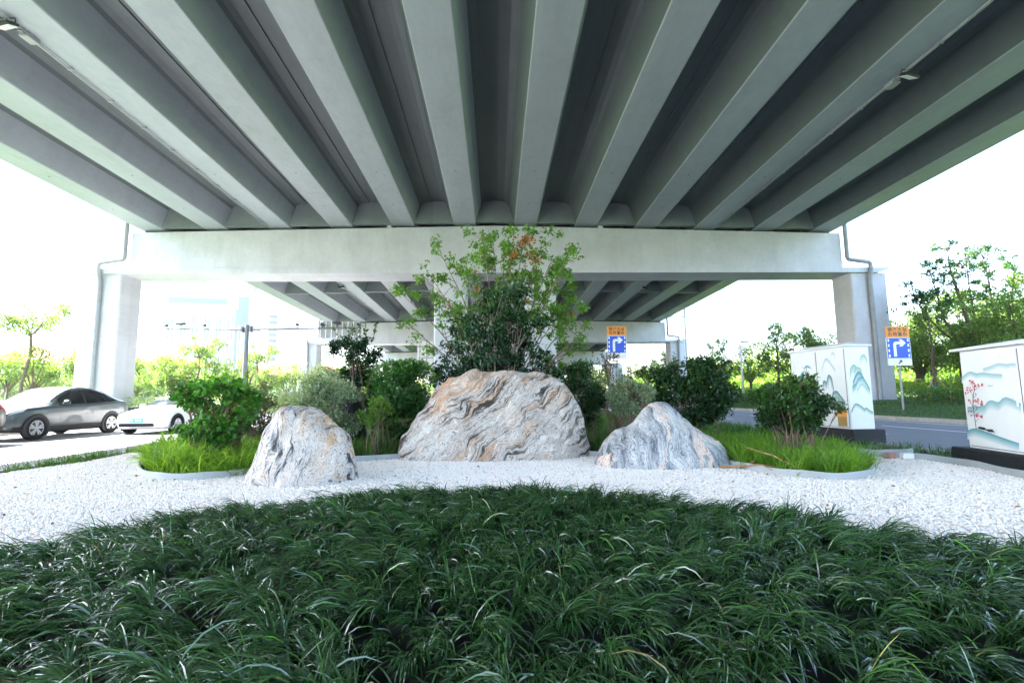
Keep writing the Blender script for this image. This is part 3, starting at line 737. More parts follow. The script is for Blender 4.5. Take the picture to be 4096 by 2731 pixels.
# ------------------------------------------------------------------ foliage
def leaf_cloud(name, C, out, size, mat, parent, tint, aspect=.5, droop=.25, rnd=.8, fold=.25):
    n = len(C)
    d = out + RNG.normal(0, rnd, (n, 3)); d[:, 2] -= droop; d /= np.linalg.norm(d, axis=1)[:, None]+1e-9
    up = RNG.normal(0, .55, (n, 3)); up[:, 2] += 1
    sd = np.cross(d, up); sd /= np.linalg.norm(sd, axis=1)[:, None]+1e-9
    nn = np.cross(sd, d)
    s = size*RNG.uniform(.6, 1.3, n)
    L = d*s[:, None]; W = sd*(s*aspect*.5)[:, None]; Fd = nn*(s*fold*aspect)[:, None]
    a = C-L*.5; m = C-L*.06; t = C+L*.5
    V = np.stack([a, m-W+Fd, t, m+W+Fd], 1).reshape(-1, 3)
    k = (np.arange(n)*4)[:, None]
    F = np.concatenate([k, k+1, k+2, k, k+2, k+3], 1).reshape(-1)
    return np_mesh(name, V, F, np.arange(2*n)*3, mat, parent, False, {'tint': np.repeat(tint, 4)})

def clump_points(cl, n, hollow=.45):
    """cl: list of (centre, radius, weight); returns points, outward dirs, clump ids"""
    w = np.array([c[2]*c[1]**2 for c in cl]); w = w/w.sum()
    idx = RNG.choice(len(cl), n, p=w)
    C = np.array([c[0] for c in cl])[idx]; R = np.array([c[1] for c in cl])[idx]
    d = RNG.normal(size=(n, 3)); d /= np.linalg.norm(d, axis=1)[:, None]
    r = R*(hollow+(1-hollow)*RNG.uniform(0, 1, n))**.8
    sq = np.array([1.0, 1.0, .8])
    return C+d*r[:, None]*sq, d, idx

def shrub(label, loc, w, h, dep, n, leaf, mat, name='shrub', base_h=.3, aspect=.5, tint=(.0, 1.0), ncl=26, clr=.2, stems=14, smat=None, top=0.0, seed=1, hollow=.25, droop=.2, sprigs=10, group='shrubs in the bed', egg=.0, gaps=0.0):
    rs = random.Random(seed)
    t = thing(name, label, 'shrub', loc, 0, group); n = int(n*1.5); leaf *= 1.08
    cz = base_h+(h-base_h)*.52; hh = (h-base_h)/2
    cl = []
    for i in range(ncl):
        while True:
            u = Vector((rs.uniform(-1, 1), rs.uniform(-1, 1), rs.uniform(-1, 1)))
            if .25 < u.length < 1: break
        if u.length < .62 and rs.random() < .6: u = u.normalized()*rs.uniform(.62, .95)
        k = 1 + egg*u.z
        r = clr*rs.uniform(.7, 1.35)
        c = Vector((u.x*(w/2-r*.6)*k, u.y*(dep/2-r*.6)*k, cz+u.z*(hh-r*.5)))
        cl.append((tuple(c), r, rs.uniform(.5, 1.4)))
    P, D, idx = clump_points(cl, n, hollow)
    ct = RNG.uniform(0, 1, ncl)[idx]
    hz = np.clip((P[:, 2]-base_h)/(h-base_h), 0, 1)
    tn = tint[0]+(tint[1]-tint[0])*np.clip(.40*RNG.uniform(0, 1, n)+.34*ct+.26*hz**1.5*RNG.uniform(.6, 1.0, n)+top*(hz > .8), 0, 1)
    leaf_cloud('foliage', P, D, leaf, mat, t, tn, aspect, droop)
    mb = MB(); smat = smat or MT['stem']
    for i in range(stems):
        c = Vector(cl[i % ncl][0]); b = Vector((rs.uniform(-.2, .2)*w, rs.uniform(-.2, .2)*dep, -.05))
        m = b.lerp(c, .45); m.z += .06*h; m += Vector((rs.uniform(-.05, .05), rs.uniform(-.05, .05), 0))*w
        r0 = .0062*h*rs.uniform(.6, 1.2)+.002
        mb.tube([b, b.lerp(m, .5)+Vector((rs.uniform(-.02, .02), 0, 0)), m, m.lerp(c, .6), c], [r0, r0*.9, r0*.75, r0*.5, r0*.25], 5)
        for q in range(3):
            e = c+Vector((rs.uniform(-1, 1), rs.uniform(-1, 1), rs.uniform(-.2, 1)))*clr*1.2
            mb.tube([m.lerp(c, rs.uniform(.2, .8)), e.lerp(c, .4), e], [r0*.4, r0*.3, r0*.12], 4)
    # sprigs past the outline, each with a few leaves
    SP = []; SD = []
    for i in range(sprigs):
        a = rs.uniform(0, 2*PI); u = Vector((math.cos(a)*rs.uniform(.1, .9), math.sin(a)*rs.uniform(.1, .9), rs.uniform(.5, 1)))
        b = Vector((u.x*w/2*.8, u.y*dep/2*.8, cz+u.z*hh*.75)); e = b+Vector((u.x*.4, u.y*.4, .9))*rs.uniform(.10, .24)*h*.6
        mb.tube([b, (b+e)/2, e], [.004, .003, .0015], 4)
        for q in range(9):
            f = rs.random(); SP.append(tuple(b.lerp(e, f)+Vector((rs.gauss(0, .02), rs.gauss(0, .02), 0)))); SD.append((u.x, u.y, .5))
    if SP:
        leaf_cloud('sprig_foliage', np.array(SP), np.array(SD), leaf*1.1, mat, t, tint[0]+(tint[1]-tint[0])*RNG.uniform(.55, 1, len(SP)), aspect, 0, .5)
    mb.build('branchwork', smat, t)
    return t

MT['lf_dark'] = leaf_mat('dark_leaf', [(0, (0.013, 0.035, 0.013)), (.35, (0.022, 0.062, 0.018)), (.65, (0.044, 0.119, 0.022)), (.9, (0.094, 0.237, 0.027)), (1, (0.150, 0.325, 0.037))], .32, .22, .5, 1.6)
MT['lf_glossy'] = leaf_mat('glossy_leaf', [(0, (0.011, 0.033, 0.018)), (.5, (0.020, 0.061, 0.024)), (.8, (0.039, 0.110, 0.028)), (1, (0.077, 0.198, 0.033))], .25, .15, .6, 1.4)
MT['lf_bright'] = leaf_mat('bright_leaf', [(0, (0.026, 0.080, 0.022)), (.4, (0.043, 0.145, 0.026)), (.75, (0.109, 0.304, 0.032)), (1, (0.217, 0.493, 0.043))], .34, .35, .5, 1.7)
MT['lf_vari'] = leaf_mat('variegated_leaf', [(0, (0.084, 0.126, 0.070)), (.3, (0.196, 0.266, 0.154)), (.6, (0.392, 0.476, 0.294)), (.85, (0.630, 0.700, 0.462)), (1, (0.770, 0.798, 0.504))], .45, .3, .4, 1.3)
MT['lf_yellow'] = leaf_mat('yellow_green_leaf', [(0, (0.066, 0.143, 0.022)), (.5, (0.154, 0.297, 0.044)), (1, (0.363, 0.473, 0.088))], .42, .4, .4, 1.5)
MT['lf_brown'] = leaf_mat('dull_leaf', [(0, (.05, .055, .03)), (.5, (.10, .12, .06)), (1, (.20, .22, .10))], .5, .3, .3, 1.2)
MT['lf_maple'] = leaf_mat('maple_leaf', [(0, (0.062, 0.150, 0.025)), (.45, (0.125, 0.263, 0.037)), (.78, (0.225, 0.388, 0.056)), (.80, (0.300, 0.112, 0.037)), (.92, (0.413, 0.150, 0.056)), (1, (0.525, 0.250, 0.100))], .42, .38, .35, 1.5)
MT['lf_dead'] = leaf_mat('withered_leaf', [(0, (.035, .025, .02)), (.5, (.07, .045, .035)), (1, (.11, .09, .05))], .6, .15, .3, 1.1)
MT['lf_tree'] = leaf_mat('tree_leaf', [(0, (.05, .09, .025)), (.4, (.11, .19, .045)), (.75, (.18, .27, .065)), (1, (.27, .34, .10))], .5, .42, .3, 1.3)
MT['lf_tree_lit'] = leaf_mat('tree_leaf_lit', [(0, (.08, .14, .03)), (.4, (.17, .28, .055)), (.75, (.27, .40, .08)), (1, (.38, .47, .13))], .5, .5, .3, 1.3)  # tree leaf colours brightened to make up for backlit shade on the right bank
MT['lf_hedge'] = leaf_mat('hedge_leaf', [(0, (.03, .07, .015)), (.5, (.08, .17, .026)), (1, (.17, .27, .045))], .45, .35, .35, 1.4)

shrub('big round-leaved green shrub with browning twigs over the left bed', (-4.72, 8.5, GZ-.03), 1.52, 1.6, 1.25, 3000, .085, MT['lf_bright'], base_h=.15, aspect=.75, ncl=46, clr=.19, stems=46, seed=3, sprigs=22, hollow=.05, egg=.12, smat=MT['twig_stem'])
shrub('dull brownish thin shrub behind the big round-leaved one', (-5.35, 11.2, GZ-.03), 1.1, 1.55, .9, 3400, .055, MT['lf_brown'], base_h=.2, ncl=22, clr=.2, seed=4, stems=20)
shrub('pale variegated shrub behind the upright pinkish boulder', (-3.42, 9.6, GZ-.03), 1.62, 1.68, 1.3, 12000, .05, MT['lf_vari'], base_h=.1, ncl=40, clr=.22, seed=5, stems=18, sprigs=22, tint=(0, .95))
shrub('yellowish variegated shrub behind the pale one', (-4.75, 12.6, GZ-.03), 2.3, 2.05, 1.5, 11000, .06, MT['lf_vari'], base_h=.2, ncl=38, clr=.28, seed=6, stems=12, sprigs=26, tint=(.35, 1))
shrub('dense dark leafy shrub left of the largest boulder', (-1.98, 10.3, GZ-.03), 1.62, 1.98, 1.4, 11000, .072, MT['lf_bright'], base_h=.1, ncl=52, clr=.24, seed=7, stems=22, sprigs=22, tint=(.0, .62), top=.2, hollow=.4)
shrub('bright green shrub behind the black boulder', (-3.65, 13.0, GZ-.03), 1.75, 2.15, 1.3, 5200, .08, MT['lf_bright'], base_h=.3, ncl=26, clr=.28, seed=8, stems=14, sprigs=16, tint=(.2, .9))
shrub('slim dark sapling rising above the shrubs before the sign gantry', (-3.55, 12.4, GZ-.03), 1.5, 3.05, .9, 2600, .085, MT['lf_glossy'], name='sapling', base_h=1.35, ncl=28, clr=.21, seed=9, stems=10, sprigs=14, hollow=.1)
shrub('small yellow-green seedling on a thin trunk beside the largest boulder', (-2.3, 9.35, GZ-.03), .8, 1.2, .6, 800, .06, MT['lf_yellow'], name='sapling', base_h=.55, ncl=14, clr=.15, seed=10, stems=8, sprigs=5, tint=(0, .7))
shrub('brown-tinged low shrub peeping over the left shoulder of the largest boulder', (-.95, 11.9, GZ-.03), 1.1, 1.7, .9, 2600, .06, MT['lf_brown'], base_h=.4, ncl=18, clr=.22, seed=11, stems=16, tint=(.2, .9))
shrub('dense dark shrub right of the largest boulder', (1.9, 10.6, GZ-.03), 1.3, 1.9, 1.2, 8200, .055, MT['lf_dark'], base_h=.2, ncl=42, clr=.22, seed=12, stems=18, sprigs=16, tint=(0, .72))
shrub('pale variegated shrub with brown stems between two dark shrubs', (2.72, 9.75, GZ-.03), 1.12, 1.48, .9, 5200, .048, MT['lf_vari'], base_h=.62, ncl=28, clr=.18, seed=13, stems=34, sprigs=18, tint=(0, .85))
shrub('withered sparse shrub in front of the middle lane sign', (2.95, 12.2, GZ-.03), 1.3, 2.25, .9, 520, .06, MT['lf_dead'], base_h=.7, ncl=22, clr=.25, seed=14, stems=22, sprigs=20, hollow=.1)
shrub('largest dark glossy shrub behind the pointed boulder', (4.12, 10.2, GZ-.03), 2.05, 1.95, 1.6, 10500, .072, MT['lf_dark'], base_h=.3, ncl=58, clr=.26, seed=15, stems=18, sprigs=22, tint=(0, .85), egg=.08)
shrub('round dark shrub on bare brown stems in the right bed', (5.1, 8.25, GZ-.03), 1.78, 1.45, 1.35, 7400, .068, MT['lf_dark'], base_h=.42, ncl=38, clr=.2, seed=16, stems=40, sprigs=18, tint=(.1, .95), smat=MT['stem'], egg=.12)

# central clump: a light maple over a dark glossy camellia
def maple():
    rs = random.Random(21)
    t = thing('maple_tree', 'light green many-stemmed maple with russet leaf tips behind the largest boulder', 'tree', (.15, 11.3, GZ-.03))
    mb = MB(); tips = []
    ends = [(-2.35, 3.55), (-2.1, 2.75), (-2.0, 1.85), (-1.75, 4.05), (-1.45, 4.5), (-1.25, 3.4), (-.85, 4.1), (-.45, 4.85), (-.2, 5.2), (.05, 4.6), (.3, 4.85), (.6, 4.95), (.85, 4.3), (1.1, 4.9), (1.4, 4.6), (1.6, 4.15), (1.75, 4.65), (1.95, 3.9), (1.95, 3.1), (2.05, 2.65), (1.65, 3.3), (1.7, 2.2), (1.25, 3.7), (.9, 3.5), (-1.0, 2.9), (.35, 3.9), (-.55, 3.6), (1.55, 1.75)]
    for x, z in ends:
        x *= .93 if x > 0 else 1.0
        y = rs.uniform(-.9, .8); b = Vector((rs.uniform(-.12, .12), rs.uniform(-.1, .1), 0)); e = Vector((x, y, z))
        m1 = Vector((x*.22, y*.3, z*.42)); m2 = Vector((x*.62, y*.7, z*.75))
        r = .035*rs.uniform(.7, 1.1)
        mb.tube([b, m1, m2, e], [r, r*.7, r*.42, r*.12], 6)
        for q in range(11):
            f = rs.uniform(.28, .98); p = (m1.lerp(m2, f*2) if f < .5 else m2.lerp(e, f*2-1))
            s = p+Vector((rs.gauss(0, .22)+.12*np.sign(x), rs.gauss(0, .25), rs.uniform(.02, .30)))
            mb.tube([p, (p+s)/2+Vector((0, 0, .03)), s], [r*.28, r*.18, .003], 4)
            tips.append((s, .17 if f > .5 else .12))
        tips.append((e, .15))
    mb.build('branchwork', MT['stem'], t)
    cl = [(tuple(p), r*rs.uniform(.7, 1.3), rs.uniform(.3, 1.5)) for p, r in tips]
    n = 14500; P, D, idx = clump_points(cl, n, .1)
    ct = RNG.uniform(0, 1, len(cl))
    dead = (RNG.uniform(0, 1, len(cl)) < .03) | (np.array([(.2 < c[0][0] < .95 and c[0][2] > 4.15 and RNG.uniform() < .22) for c in cl]))
    tn = np.clip(.45*RNG.uniform(0, 1, n)+.33*ct[idx], 0, .78)
    tn = np.where(dead[idx] & (RNG.uniform(0, 1, n) < .8), RNG.uniform(.81, 1, n), tn)
    leaf_cloud('crown', P, D*.4, .072, MT['lf_maple'], t, tn, .75, .15, 1.0, .2)
    return t
maple()
def camellia():
    rs = random.Random(5)
    t = thing('camellia_shrub', 'dark glossy large-leaved shrub under the maple, behind the largest boulder', 'shrub', (.05, 10.75, GZ-.03))
    mb = MB(); tips = []
    for i in range(44):
        a = rs.uniform(0, 2*PI); z = rs.uniform(1.0, 3.35) if i % 3 else rs.uniform(.9, 1.9); rr = (1.28 if z < 2.6 else 1.28-.75*(z-2.6))*rs.uniform(.35, 1)
        e = Vector((math.cos(a)*rr, math.sin(a)*rr*.75, z)); b = Vector((rs.uniform(-.1, .1), rs.uniform(-.1, .1), 0))
        m = Vector((e.x*.55, e.y*.55, .35+z*.38)); r = .014*rs.uniform(.7, 1.2)
        mb.tube([b, b.lerp(m, .5)+Vector((e.x*.1, 0, -.05)), m, m.lerp(e, .5)+Vector((0, 0, .08)), e], [r*1.3, r*1.1, r*.8, r*.5, r*.2], 6)
        tips.append(e); tips.append(Vector((rs.gauss(0, .42), rs.gauss(0, .3), rs.uniform(1.0, 2.6))))
        for q in range(3):
            s = e+Vector((rs.gauss(0, .22), rs.gauss(0, .2), rs.gauss(.0, .2))); mb.tube([m.lerp(e, .6), s], [r*.4, .003], 4); tips.append(s)
    mb.build('branchwork', MT['stem_pale'], t)
    cl = [(tuple(p), .23*rs.uniform(.6, 1.3), 1.0) for p in tips if p.z > 1.0]
    n = 14500; P, D, idx = clump_points(cl, n, .15)
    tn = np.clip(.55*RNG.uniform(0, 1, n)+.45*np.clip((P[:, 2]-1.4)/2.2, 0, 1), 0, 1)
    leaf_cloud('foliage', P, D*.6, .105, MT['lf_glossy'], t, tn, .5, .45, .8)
    return t
camellia()


# dry leaves on the gravel by the beds
def litter():
    P = []
    for i in range(70):
        b = BED_FRONT[random.randrange(len(BED_FRONT))]; P.append((b[0]*1.01+random.gauss(0, .18), b[1]-abs(random.gauss(0, .22))-.02, GZ+.022))
    for i in range(45): P.append((random.uniform(-6.5, 6.6), random.uniform(4.5, 8), GZ+.022))
    P = np.array(P); P = P[in_poly(P[:, :2], GRAV)]
    n = len(P); D = np.c_[RNG.normal(0, 1, (n, 2)), RNG.normal(.3, .15, n)]
    o = leaf_cloud('leaf_litter', P, D, .05, MT['lf_litter'], None, RNG.uniform(0, 1, n), .5, .1, .1)
    return tag(o, 'scattered dry brown and orange leaves lying on the white pebbles', 'fallen leaves', None, 'stuff')
MT['lf_litter'] = leaf_mat('dry_leaf', [(0, (.10, .05, .025)), (.5, (.30, .14, .05)), (1, (.45, .28, .10))], .7, .1, .3, 1.0)
litter()

# fallen dry branch and bricks by the right bed
mb = MB(); mb.tube([(3.35, 7.35, .2), (3.62, 7.15, .24), (3.85, 7.25, .30), (4.1, 7.35, .33)], [.02, .017, .012, .006], 6); mb.tube([(3.62, 7.15, .24), (3.75, 6.9, .29), (3.8, 6.72, .24)], [.013, .01, .005], 5)
mb.tube([(3.75, 6.9, .29), (4.0, 6.8, .26)], [.008, .004], 5); mb.tube([(4.12, 6.45, .24), (3.9, 6.85, .42), (3.72, 7.3, .5)], [.012, .01, .005], 5); mb.tube([(4.12, 6.45, .22), (4.35, 6.5, .22), (4.2, 6.38, .21)], [.01, .007, .004], 5)
tag(mb.build('dry_branch', MT['twig']), 'fallen dry orange-brown branch lying over the edging by the pointed boulder', 'branch')
mb = MB(); mb.box((6.62, 8.12, GZ+.05), (.2, .1, .1), rz=.3, bev=.008); tag(mb.build('brick', plain('red_brick', (.38, .20, .16), .85, var=.3, scale=12)), 'faded red brick at the end of the short edging strip', 'brick')
mb = MB(); mb.box((6.84, 8.03, GZ+.05), (.18, .11, .09), rz=-.1, bev=.012); tag(mb.build('white_block', MT['white_paint']), 'small white stone block beside the red brick', 'block')

# ------------------------------------------------------------------ painted cabinets
MT['mural'] = vcol_mat('mural_paint', .5)
WHITE = (.80, .80, .80)
class Face:
    """maps drawing coordinates on a cabinet face to (along, up) in metres"""
    def __init__(s, xl, xr, yt, yb, W, H): s.xl, s.xr, s.yt, s.yb, s.W, s.H = xl, xr, yt, yb, W, H
    def __call__(s, x, y):
        u = v = .5
        for _ in range(6):
            u = (x-(s.xl[0]+(s.xl[1]-s.xl[0])*v))/((s.xr[0]+(s.xr[1]-s.xr[0])*v)-(s.xl[0]+(s.xl[1]-s.xl[0])*v))
            v = (y-(s.yt[0]+(s.yt[1]-s.yt[0])*u))/((s.yb[0]+(s.yb[1]-s.yb[0])*u)-(s.yt[0]+(s.yt[1]-s.yt[0])*u))
        return min(max(u, .004), .996)*s.W, (1-v)*s.H
class Mural:
    def __init__(s, face, place): s.f = face; s.pl = place; s.mb = MB(); s.k = 0
    def P(s, x, y): s_, h = s.f(x, y); return s.pl(s_, h, .0016+.00012*s.k)
    def hill(s, ridge, drop, col, low=WHITE, line=None, lw=4):
        R = smooth_curve(ridge, 5); s.k += 1; n = len(R); rows = 4; vs = []; cs = []
        for r in range(rows+1):
            t = r/rows
            for x, y in R:
                vs.append(s.P(x, y+drop*t)); cs.append(tuple(a*.75+(b-a*.75)*t**1.25 for a, b in zip(col, low)))
        fs = [(r*n+i, r*n+i+1, (r+1)*n+i+1, (r+1)*n+i) for r in range(rows) for i in range(n-1)]
        s.mb.add(vs, fs, 0, cs)
        if line: s.stroke(ridge, lw, line)
    def stroke(s, pts, lw, col, sub=5):
        R = smooth_curve(pts, sub) if len(pts) > 2 else list(pts); s.k += 1; n = len(R); vs = []
        for i, (x, y) in enumerate(R):
            a = R[max(i-1, 0)]; b = R[min(i+1, n-1)]; d = Vector((b[0]-a[0], b[1]-a[1])).normalized()
            vs += [s.P(x-d.y*lw/2, y+d.x*lw/2), s.P(x+d.y*lw/2, y-d.x*lw/2)]
        s.mb.add(vs, [(2*i, 2*i+1, 2*i+3, 2*i+2) for i in range(n-1)], 0, [col]*len(vs))
    def poly(s, pts, col):
        s.k += 1; s.mb.add([s.P(x, y) for x, y in pts], [tuple(range(len(pts)))], 0, [col]*len(pts))
    def dot(s, x, y, r, col): s.poly([(x+r*math.cos(a*PI/3)*random.uniform(.7, 1.2), y+r*math.sin(a*PI/3)*random.uniform(.7, 1.2)) for a in range(6)], col)
    def build(s, parent): return s.mb.build('mural', MT['mural'], parent)

def cabinet(label, loc, rz, w, l, z0, z1, plinth, roofo, doors):
    t = thing('utility_cabinet', label, 'cabinet', (loc[0], loc[1], GZ-.03), rz, 'painted utility cabinets')
    mb = MB(); mb.box((w/2, l/2, (z0+z1)/2), (w, l, z1-z0), bev=.008); mb.build('body', MT['white_paint'], t)
    m2 = MB(); m2.box(((plinth[0]+plinth[1])/2, (plinth[2]+plinth[3])/2, z0/2-.004), (plinth[1]-plinth[0], plinth[3]-plinth[2], z0), bev=.02); m2.build('plinth', MT['black'], t)
    m3 = MB(); o = roofo; zt = z1+.003
    vs = [(-o, -o, zt), (w+o, -o, zt), (w+o, l+o, zt), (-o, l+o, zt), (-o, -o, zt+.035), (w+o, -o, zt+.035), (w+o, l+o, zt+.035), (-o, l+o, zt+.035), (w/2, w/2, zt+.12), (w/2, l-w/2, zt+.12)]
    m3.add(vs, [(3, 2, 1, 0), (0, 1, 5, 4), (1, 2, 6, 5), (2, 3, 7, 6), (3, 0, 4, 7), (4, 5, 8), (5, 6, 9, 8), (6, 7, 9), (7, 4, 8, 9)]); m3.build('roof', MT['white_paint'], t)
    ds = []
    for a, b in doors:
        m4 = MB(); m4.box((-.009, (a+b)/2, (z0+z1)/2-.005), (.018, b-a, z1-z0-.09), bev=.004); d = m4.build('door', MT['white_paint'], t); ds.append(d)
        m5 = MB(); m5.box((-.022, a+.06, z0+(z1-z0)*.48), (.012, .03, .14), bev=.003); m5.build('handle', MT['white_paint'], d)
    for a, b in doors:
        for q in (a-.006, b+.006):
            m6 = MB(); m6.box((-.0005, q, (z0+z1)/2-.005), (.006, .008, z1-z0-.09)); m6.build('door_seam', MT['dark'], t)
        m6 = MB(); m6.box((-.0005, (a+b)/2, z0+.033), (.006, b-a, .008)); m6.build('door_seam', MT['dark'], t)
    return t, ds

# double cabinet: its door side faces the garden, its end faces the camera
HA = 1.84
tA, dA = cabinet('white double cabinet with teal mountain and pine murals behind the right bed', (7.85, 10.6), math.radians(4), .56, 1.85, .33, .33+HA, (-.06, .74, -.08, 1.95), .05, [(.06, .90), (.94, 1.80)])
fA = Face((180, 210), (945, 1020), (185, 120), (1232, 1285), 1.85, HA)
TEAL, GREEN, BLUE = (.08, .36, .38), (.30, .52, .36), (.05, .30, .45)
mu = Mural(fA, lambda s, h, e: (-.018-e, 1.85-s, .33+h))
mu.stroke([(440, 412), (430, 470), (446, 492), (414, 530), (436, 560), (430, 600), (420, 640), (425, 720)], 9, (.20, .14, .10))
mu.stroke([(440, 470), (415, 478), (395, 470)], 6, (.2, .14, .1))
for p in ([(402, 432), (412, 385), (440, 370), (475, 380), (520, 430), (480, 412), (440, 402)], [(312, 582), (330, 530), (360, 470), (400, 452), (405, 475), (375, 510), (350, 560)], [(350, 615), (370, 585), (398, 570), (390, 600)], [(330, 640), (350, 600), (372, 610), (355, 660)]): mu.poly(p, (.10, .38, .50))
for x, y in ((265, 272), (305, 316), (320, 240), (292, 368), (275, 402), (235, 555)): mu.stroke([(x-10, y+5), (x, y), (x+12, y-6)], 2.5, (.3, .35, .4))
mu.build(dA[1])
mu = Mural(fA, lambda s, h, e: (-.018-e, 1.85-s, .33+h))
mu.hill([(655, 440), (685, 320), (706, 282), (740, 290), (790, 370), (830, 440)], 60, (.50, .74, .78))
mu.hill([(775, 300), (785, 205), (800, 190), (825, 215), (835, 300)], 60, (.66, .80, .82))
mu.hill([(665, 700), (668, 620), (690, 598), (715, 622), (728, 560), (748, 518), (780, 560), (795, 650), (806, 730)], 120, TEAL, WHITE, (.04, .14, .16), 7)
mu.hill([(735, 700), (745, 600), (757, 560), (775, 620), (780, 700)], 60, (.7, .78, .78), WHITE, (.10, .25, .27), 3)
mu.hill([(790, 820), (800, 765), (845, 752), (880, 800), (935, 885), (948, 940)], 120, TEAL, WHITE, (.04, .14, .16), 8)
mu.hill([(800, 900), (830, 830), (860, 840), (930, 935)], 90, GREEN, WHITE, (.08, .25, .25), 4)
mu.poly([(835, 1010), (880, 980), (925, 985), (968, 1000), (968, 1110), (840, 1110)], (.85, .30, .03))
mu.poly([(850, 1110), (968, 1110), (975, 1245), (860, 1245)], (.45, .26, .06))
for k in range(7): mu.stroke([(862+k*16, 1125), (864+k*16, 1240)], 4, (.20, .11, .03))
mu.poly([(880, 985), (905, 970), (935, 985), (925, 1000)], (.03, .03, .03))
mu.build(dA[0])
fE = Face((945, 1020), (1290, 1380), (120, 120), (1288, 1300), .56, HA)
mu = Mural(fE, lambda s, h, e: (s, -.0005-e, .33+h))
mu.hill([(1165, 310), (1180, 260), (1220, 232), (1255, 265), (1275, 340)], 110, (.45, .66, .45), (.80, .80, .80), (.30, .50, .32), 3)
mu.hill([(1008, 520), (1020, 430), (1065, 382), (1105, 410), (1120, 470)], 150, (.38, .60, .42), WHITE, (.12, .34, .25), 4)
mu.hill([(1070, 480), (1100, 428), (1140, 420), (1180, 455), (1195, 540)], 120, (.42, .62, .45), WHITE, (.15, .36, .27), 4)
mu.hill([(1050, 630), (1090, 540), (1130, 488), (1165, 495), (1215, 570)], 120, TEAL, WHITE, (.03, .16, .18), 7)
mu.hill([(1040, 690), (1090, 650), (1130, 580), (1165, 562), (1210, 575), (1255, 640), (1305, 735)], 110, (.14, .46, .38), WHITE, (.04, .20, .20), 6)
mu.hill([(1110, 740), (1150, 670), (1190, 650), (1230, 690), (1270, 745)], 60, (.50, .70, .50), WHITE, (.2, .42, .36), 3)
mu.hill([(1015, 1040), (1045, 975), (1080, 935), (1130, 948), (1190, 990), (1215, 1012), (1245, 998), (1300, 1040), (1345, 1058)], 60, (.25, .52, .38), WHITE, (.03, .16, .18), 7)
for y in (330, 345, 362, 380, 400, 770, 785, 1110): mu.stroke([(1100, y), (1155, y)], 2, (.55, .62, .60))
mu.stroke([(1220, 797), (1335, 799)], 4, (.55, .72, .5)); mu.build(tA)

HB = 1.545
tB, dB = cabinet('white cabinet painted with a red-blossomed tree and blue hills on a black plinth', (7.37, 6.55), math.radians(-12.7), .85, 1.2, .245, .245+HB, (-.14, .95, -.12, 1.42), .09, [(.07, 1.16)])
fB = Face((300, 402), (985, 1112), (300, 226), (1385, 1475), 1.2, HB)
mu = Mural(fB, lambda s, h, e: (-.018-e, 1.2-s, .245+h))
CY = (.12, .46, .54)
mu.hill([(610, 492), (690, 470), (780, 436), (870, 447), (920, 438), (962, 442)], 60, (.42, .68, .74), WHITE)
mu.hill([(342, 605), (400, 555), (455, 531), (530, 552), (600, 545), (740, 560), (820, 563)], 65, (.38, .66, .72), WHITE, (.16, .38, .44), 4)
mu.hill([(405, 935), (600, 926), (650, 880), (700, 861), (775, 880), (820, 840), (865, 826), (940, 860), (1008, 898)], 110, (.26, .58, .64), WHITE, (.10, .34, .38), 5)
mu.hill([(384, 1215), (430, 1190), (490, 1180), (560, 1196), (700, 1240), (850, 1292), (985, 1338)], 95, CY, WHITE, (.05, .22, .26), 7)
BK = (.025, .022, .025)
mu.stroke([(511, 1184), (500, 1090), (482, 950), (481, 840), (500, 745), (508, 720)], 8, BK)
for p in ([(484, 840), (470, 780), (440, 755)], [(482, 835), (505, 815), (530, 795)], [(482, 945), (465, 905), (440, 885)], [(490, 1000), (520, 960), (545, 935), (605, 915)], [(508, 1105), (525, 1080), (545, 1060)], [(500, 745), (530, 725), (560, 700)], [(500, 740), (480, 690), (455, 665)], [(520, 960), (525, 930), (515, 915)]): mu.stroke(p, 4, BK)
random.seed(4)
for x, y, r, n in ((450, 645, 20, 3), (492, 655, 22, 6), (530, 692, 28, 8), (582, 682, 24, 5), (430, 728, 24, 6), (466, 740, 18, 3), (412, 775, 20, 4), (440, 860, 24, 5), (515, 860, 22, 4), (538, 838, 22, 4), (568, 888, 30, 8), (518, 920, 8, 2), (602, 912, 14, 2), (447, 990, 22, 4), (470, 1030, 18, 3), (530, 1020, 28, 8), (573, 1045, 22, 4), (528, 787, 8, 1)):
    for k in range(n): mu.dot(x+random.uniform(-r, r), y+random.uniform(-r, r)*.7, random.uniform(6, 11), (.62, .03, .06))
mu.poly([(532, 1172), (560, 1153), (622, 1164), (652, 1197), (575, 1187)], BK); mu.poly([(640, 1183), (712, 1184), (738, 1217), (662, 1211)], BK)
for x, y in ((580, 1187), (610, 1192), (642, 1196), (672, 1211), (700, 1213), (732, 1217)): mu.stroke([(x, y), (x+2, y+20)], 3, BK)
mu.stroke([(665, 688), (690, 696), (715, 694), (732, 688)], 4, (.12, .12, .14)); mu.stroke([(690, 694), (692, 682)], 3, (.12, .12, .14)); mu.dot(800, 356, 5, (.3, .3, .3)); mu.dot(940, 838, 6, (.4, .36, .32))
mu.build(dB[0])
